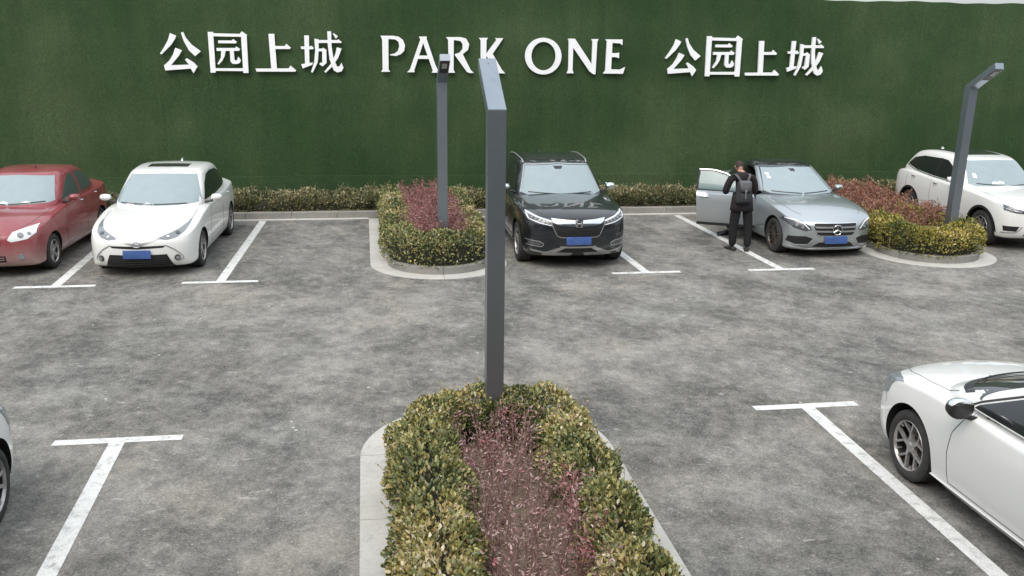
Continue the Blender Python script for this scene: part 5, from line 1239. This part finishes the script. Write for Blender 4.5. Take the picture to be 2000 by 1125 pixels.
def standing_man():
    x0, y0 = 9.42, 1.60
    root = empty('person', (x0-.01, y0, 0)); tag(root, 'person in dark jacket seen from behind, head bowed, beside the open car door', 'person')
    # local: facing +y (away from the camera)
    lf, rf = Vector((-.125, .02, .09)), Vector((.115, -.10, .09))
    J = [((0, 0, .93), (.165, .125)), ((0, .0, 1.12), (.165, .12)), ((0, .05, 1.30), (.20, .13)), ((0, .11, 1.42), (.165, .10)), ((0, .18, 1.485), (.064, .064)), ((0, .25, 1.52), (.054, .058)),
         ((-.10, 0, .88), (.110, .12)), ((-.13, .02, .50), .092), ((-.135, .01, .075), .072), ((.10, -.02, .88), (.110, .12)), ((.135, -.05, .50), .092), ((.125, -.10, .075), .072),
         ((-.225, .08, 1.38), .078), ((-.305, .12, 1.12), .066), ((-.17, .38, 1.08), .050), ((.225, .08, 1.38), .078), ((.305, .11, 1.12), .066), ((.18, .38, 1.06), .050)]
    up = [0, 1, 2, 3, 4, 5, 12, 13, 14, 15, 16, 17]; 
    bones = [(0, 1), (1, 2), (2, 3), (3, 4), (4, 5), (0, 6), (6, 7), (7, 8), (0, 9), (9, 10), (10, 11), (3, 12), (12, 13), (13, 14), (3, 15), (15, 16), (16, 17)]
    b = skin_body('body', J, bones, MT['jeans'], root)
    mp = b.data; mp.materials.append(MT['jacket']); mp.materials.append(MT['skin'])
    for f in mp.polygons:
        z = f.center.z; f.material_index = 2 if z > 1.50 else (1 if z > .86 else 0)
    # jacket hem and collar as real cloth edges
    bm = bmesh.new(); rings = []
    for z, rx, ry, cy in ((.78, .225, .170, .0), (.88, .215, .162, .0), (1.0, .200, .148, .005), (1.10, .190, .138, .01)):
        rings.append([bm.verts.new((rx*math.cos(a), cy+ry*math.sin(a)+.004*math.sin(5*a), z+.006*math.sin(3*a))) for a in [2*PI*k/28 for k in range(28)]])
    for r0, r1 in zip(rings, rings[1:]):
        for k in range(28): bm.faces.new((r0[k], r0[(k+1) % 28], r1[(k+1) % 28], r1[k]))
    o = bm_obj('jacket_hem', bm, MT['jacket'], root); m = o.modifiers.new('s', 'SOLIDIFY'); m.thickness = .008; apply_mods(o)
    bm = bmesh.new(); add_tube(bm, [(0+.078*math.cos(a), .185+.072*math.sin(a), 1.49+.010*math.sin(a)) for a in [2*PI*k/20 for k in range(21)]], .018, 8); bm_obj('collar', bm, MT['jacket'], root)
    head(root, (0, .27, 1.575), (0, 1), 1.0)
    shoe((-.125, .02, 0), (-.25, 1, 0), MT['shoe'], root); shoe((.115, -.10, 0), (.35, 1, 0), MT['shoe'], root)
    hand(root, (-.155, .42, 1.075), (.25, 1, .05), 1, MT['skin']); hand(root, (.165, .42, 1.055), (-.25, 1, .05), -1, MT['skin'])
    # backpack
    bp = empty('backpack', (x0-.06, y0-.15, .985)); tag(bp, 'small grey flap-top backpack worn on the back of the person in black', 'backpack')
    bm = bmesh.new(); bmesh.ops.create_cube(bm, size=1)
    for v in bm.verts: v.co = Vector((v.co.x*(.30 if v.co.z < 0 else .25), v.co.y*.15 - .02, v.co.z*.40+.16))
    cl = bm.edges.layers.float.new('crease_edge')
    for e in bm.edges: e[cl] = .45
    me = bpy.data.meshes.new('bag'); bm.to_mesh(me); bm.free(); o = bpy.data.objects.new('bag', me); COL.objects.link(o); o.parent = bp; me.materials.append(MT['bag']); mm = o.modifiers.new('s', 'SUBSURF'); mm.levels = 3; mm.render_levels = 3; apply_mods(o); o.data.shade_smooth()
    bm = bmesh.new(); rows = []
    for t, yy, zz, hw in ((0, .035, .365, .095), (.2, -.03, .375, .11), (.45, -.085, .345, .115), (.7, -.105, .27, .11), (1, -.110, .19, .085)):
        rows.append([bm.verts.new((hw*a, yy-.004*(1-a*a), zz)) for a in (-1, -.5, 0, .5, 1)])
    for r0, r1 in zip(rows, rows[1:]):
        for k in range(4): bm.faces.new((r0[k], r0[k+1], r1[k+1], r1[k]))
    o = bm_obj('flap', bm, MT['bag_light'], bp); m = o.modifiers.new('s', 'SOLIDIFY'); m.thickness = .012; m.offset = 1; apply_mods(o)
    bm = bmesh.new(); add_box(bm, (0, -.128, .20), (.035, .01, .05), None, .003); add_box(bm, (0, -.12, .12), (.018, .008, .12), None, .002); bm_obj('buckle', bm, MT['satin'], bp)
    bm = bmesh.new(); add_box(bm, (0, -.095, .07), (.21, .05, .15), None, .02); bm_obj('front_pocket', bm, MT['bag'], bp)
    for s in (1, -1):
        bm = bmesh.new(); pts = [Vector(p) for p in ((s*.055, .0, .345), (s*.085, -.002, .40), (s*.125, .045, .465), (s*.14, .12, .49), (s*.14, .20, .465), (s*.15, .26, .36))]; rows = []
        for p in pts: rows.append([bm.verts.new(p+Vector((q, 0, 0))) for q in (-.022, .022)])
        for r0, r1 in zip(rows, rows[1:]): bm.faces.new((r0[0], r0[1], r1[1], r1[0]))
        o = bm_obj('strap', bm, MT['bag_light'], bp); m = o.modifiers.new('s', 'SOLIDIFY'); m.thickness = .010; m.offset = 0; apply_mods(o)
def seated_person():
    root = empty('person', (10.28, 3.0, -.0)); tag(root, 'person inside the silver car whose dark shoe shows under the open door', 'person')
    J = [((.05, 0, .66), (.15, .12)), ((.04, .02, .86), (.14, .11)), ((0, .07, .93), (.15, .10)), ((-.02, .10, .99), (.11, .08)), ((-.05, .14, 1.04), (.05, .05)),
         ((-.12, -.10, .64), .085), ((-.40, -.06, .56), .065), ((-.55, .04, .14), .046), ((-.10, .12, .64), .085), ((-.38, .14, .58), .065), ((-.46, .16, .16), .046),
         ((-.02, -.13, .93), .055), ((-.14, -.18, .80), .045), ((-.32, -.10, .74), .035), ((-.02, .27, .93), .055), ((-.14, .26, .80), .045), ((-.32, .14, .74), .035)]
    bones = [(0, 1), (1, 2), (2, 3), (3, 4), (0, 5), (5, 6), (6, 7), (0, 8), (8, 9), (9, 10), (3, 11), (11, 12), (12, 13), (3, 14), (14, 15), (15, 16)]
    skin_body('body', J, bones, MT['jeans'], root); head(root, (-.10, .18, 1.10), (-1, .3), .6)
    shoe((-.57, .05, 0), (-1, -.4, 0), MT['shoe'], root); shoe((-.48, .17, 0), (-1, .1, 0), MT['shoe'], root)
standing_man(); seated_person()
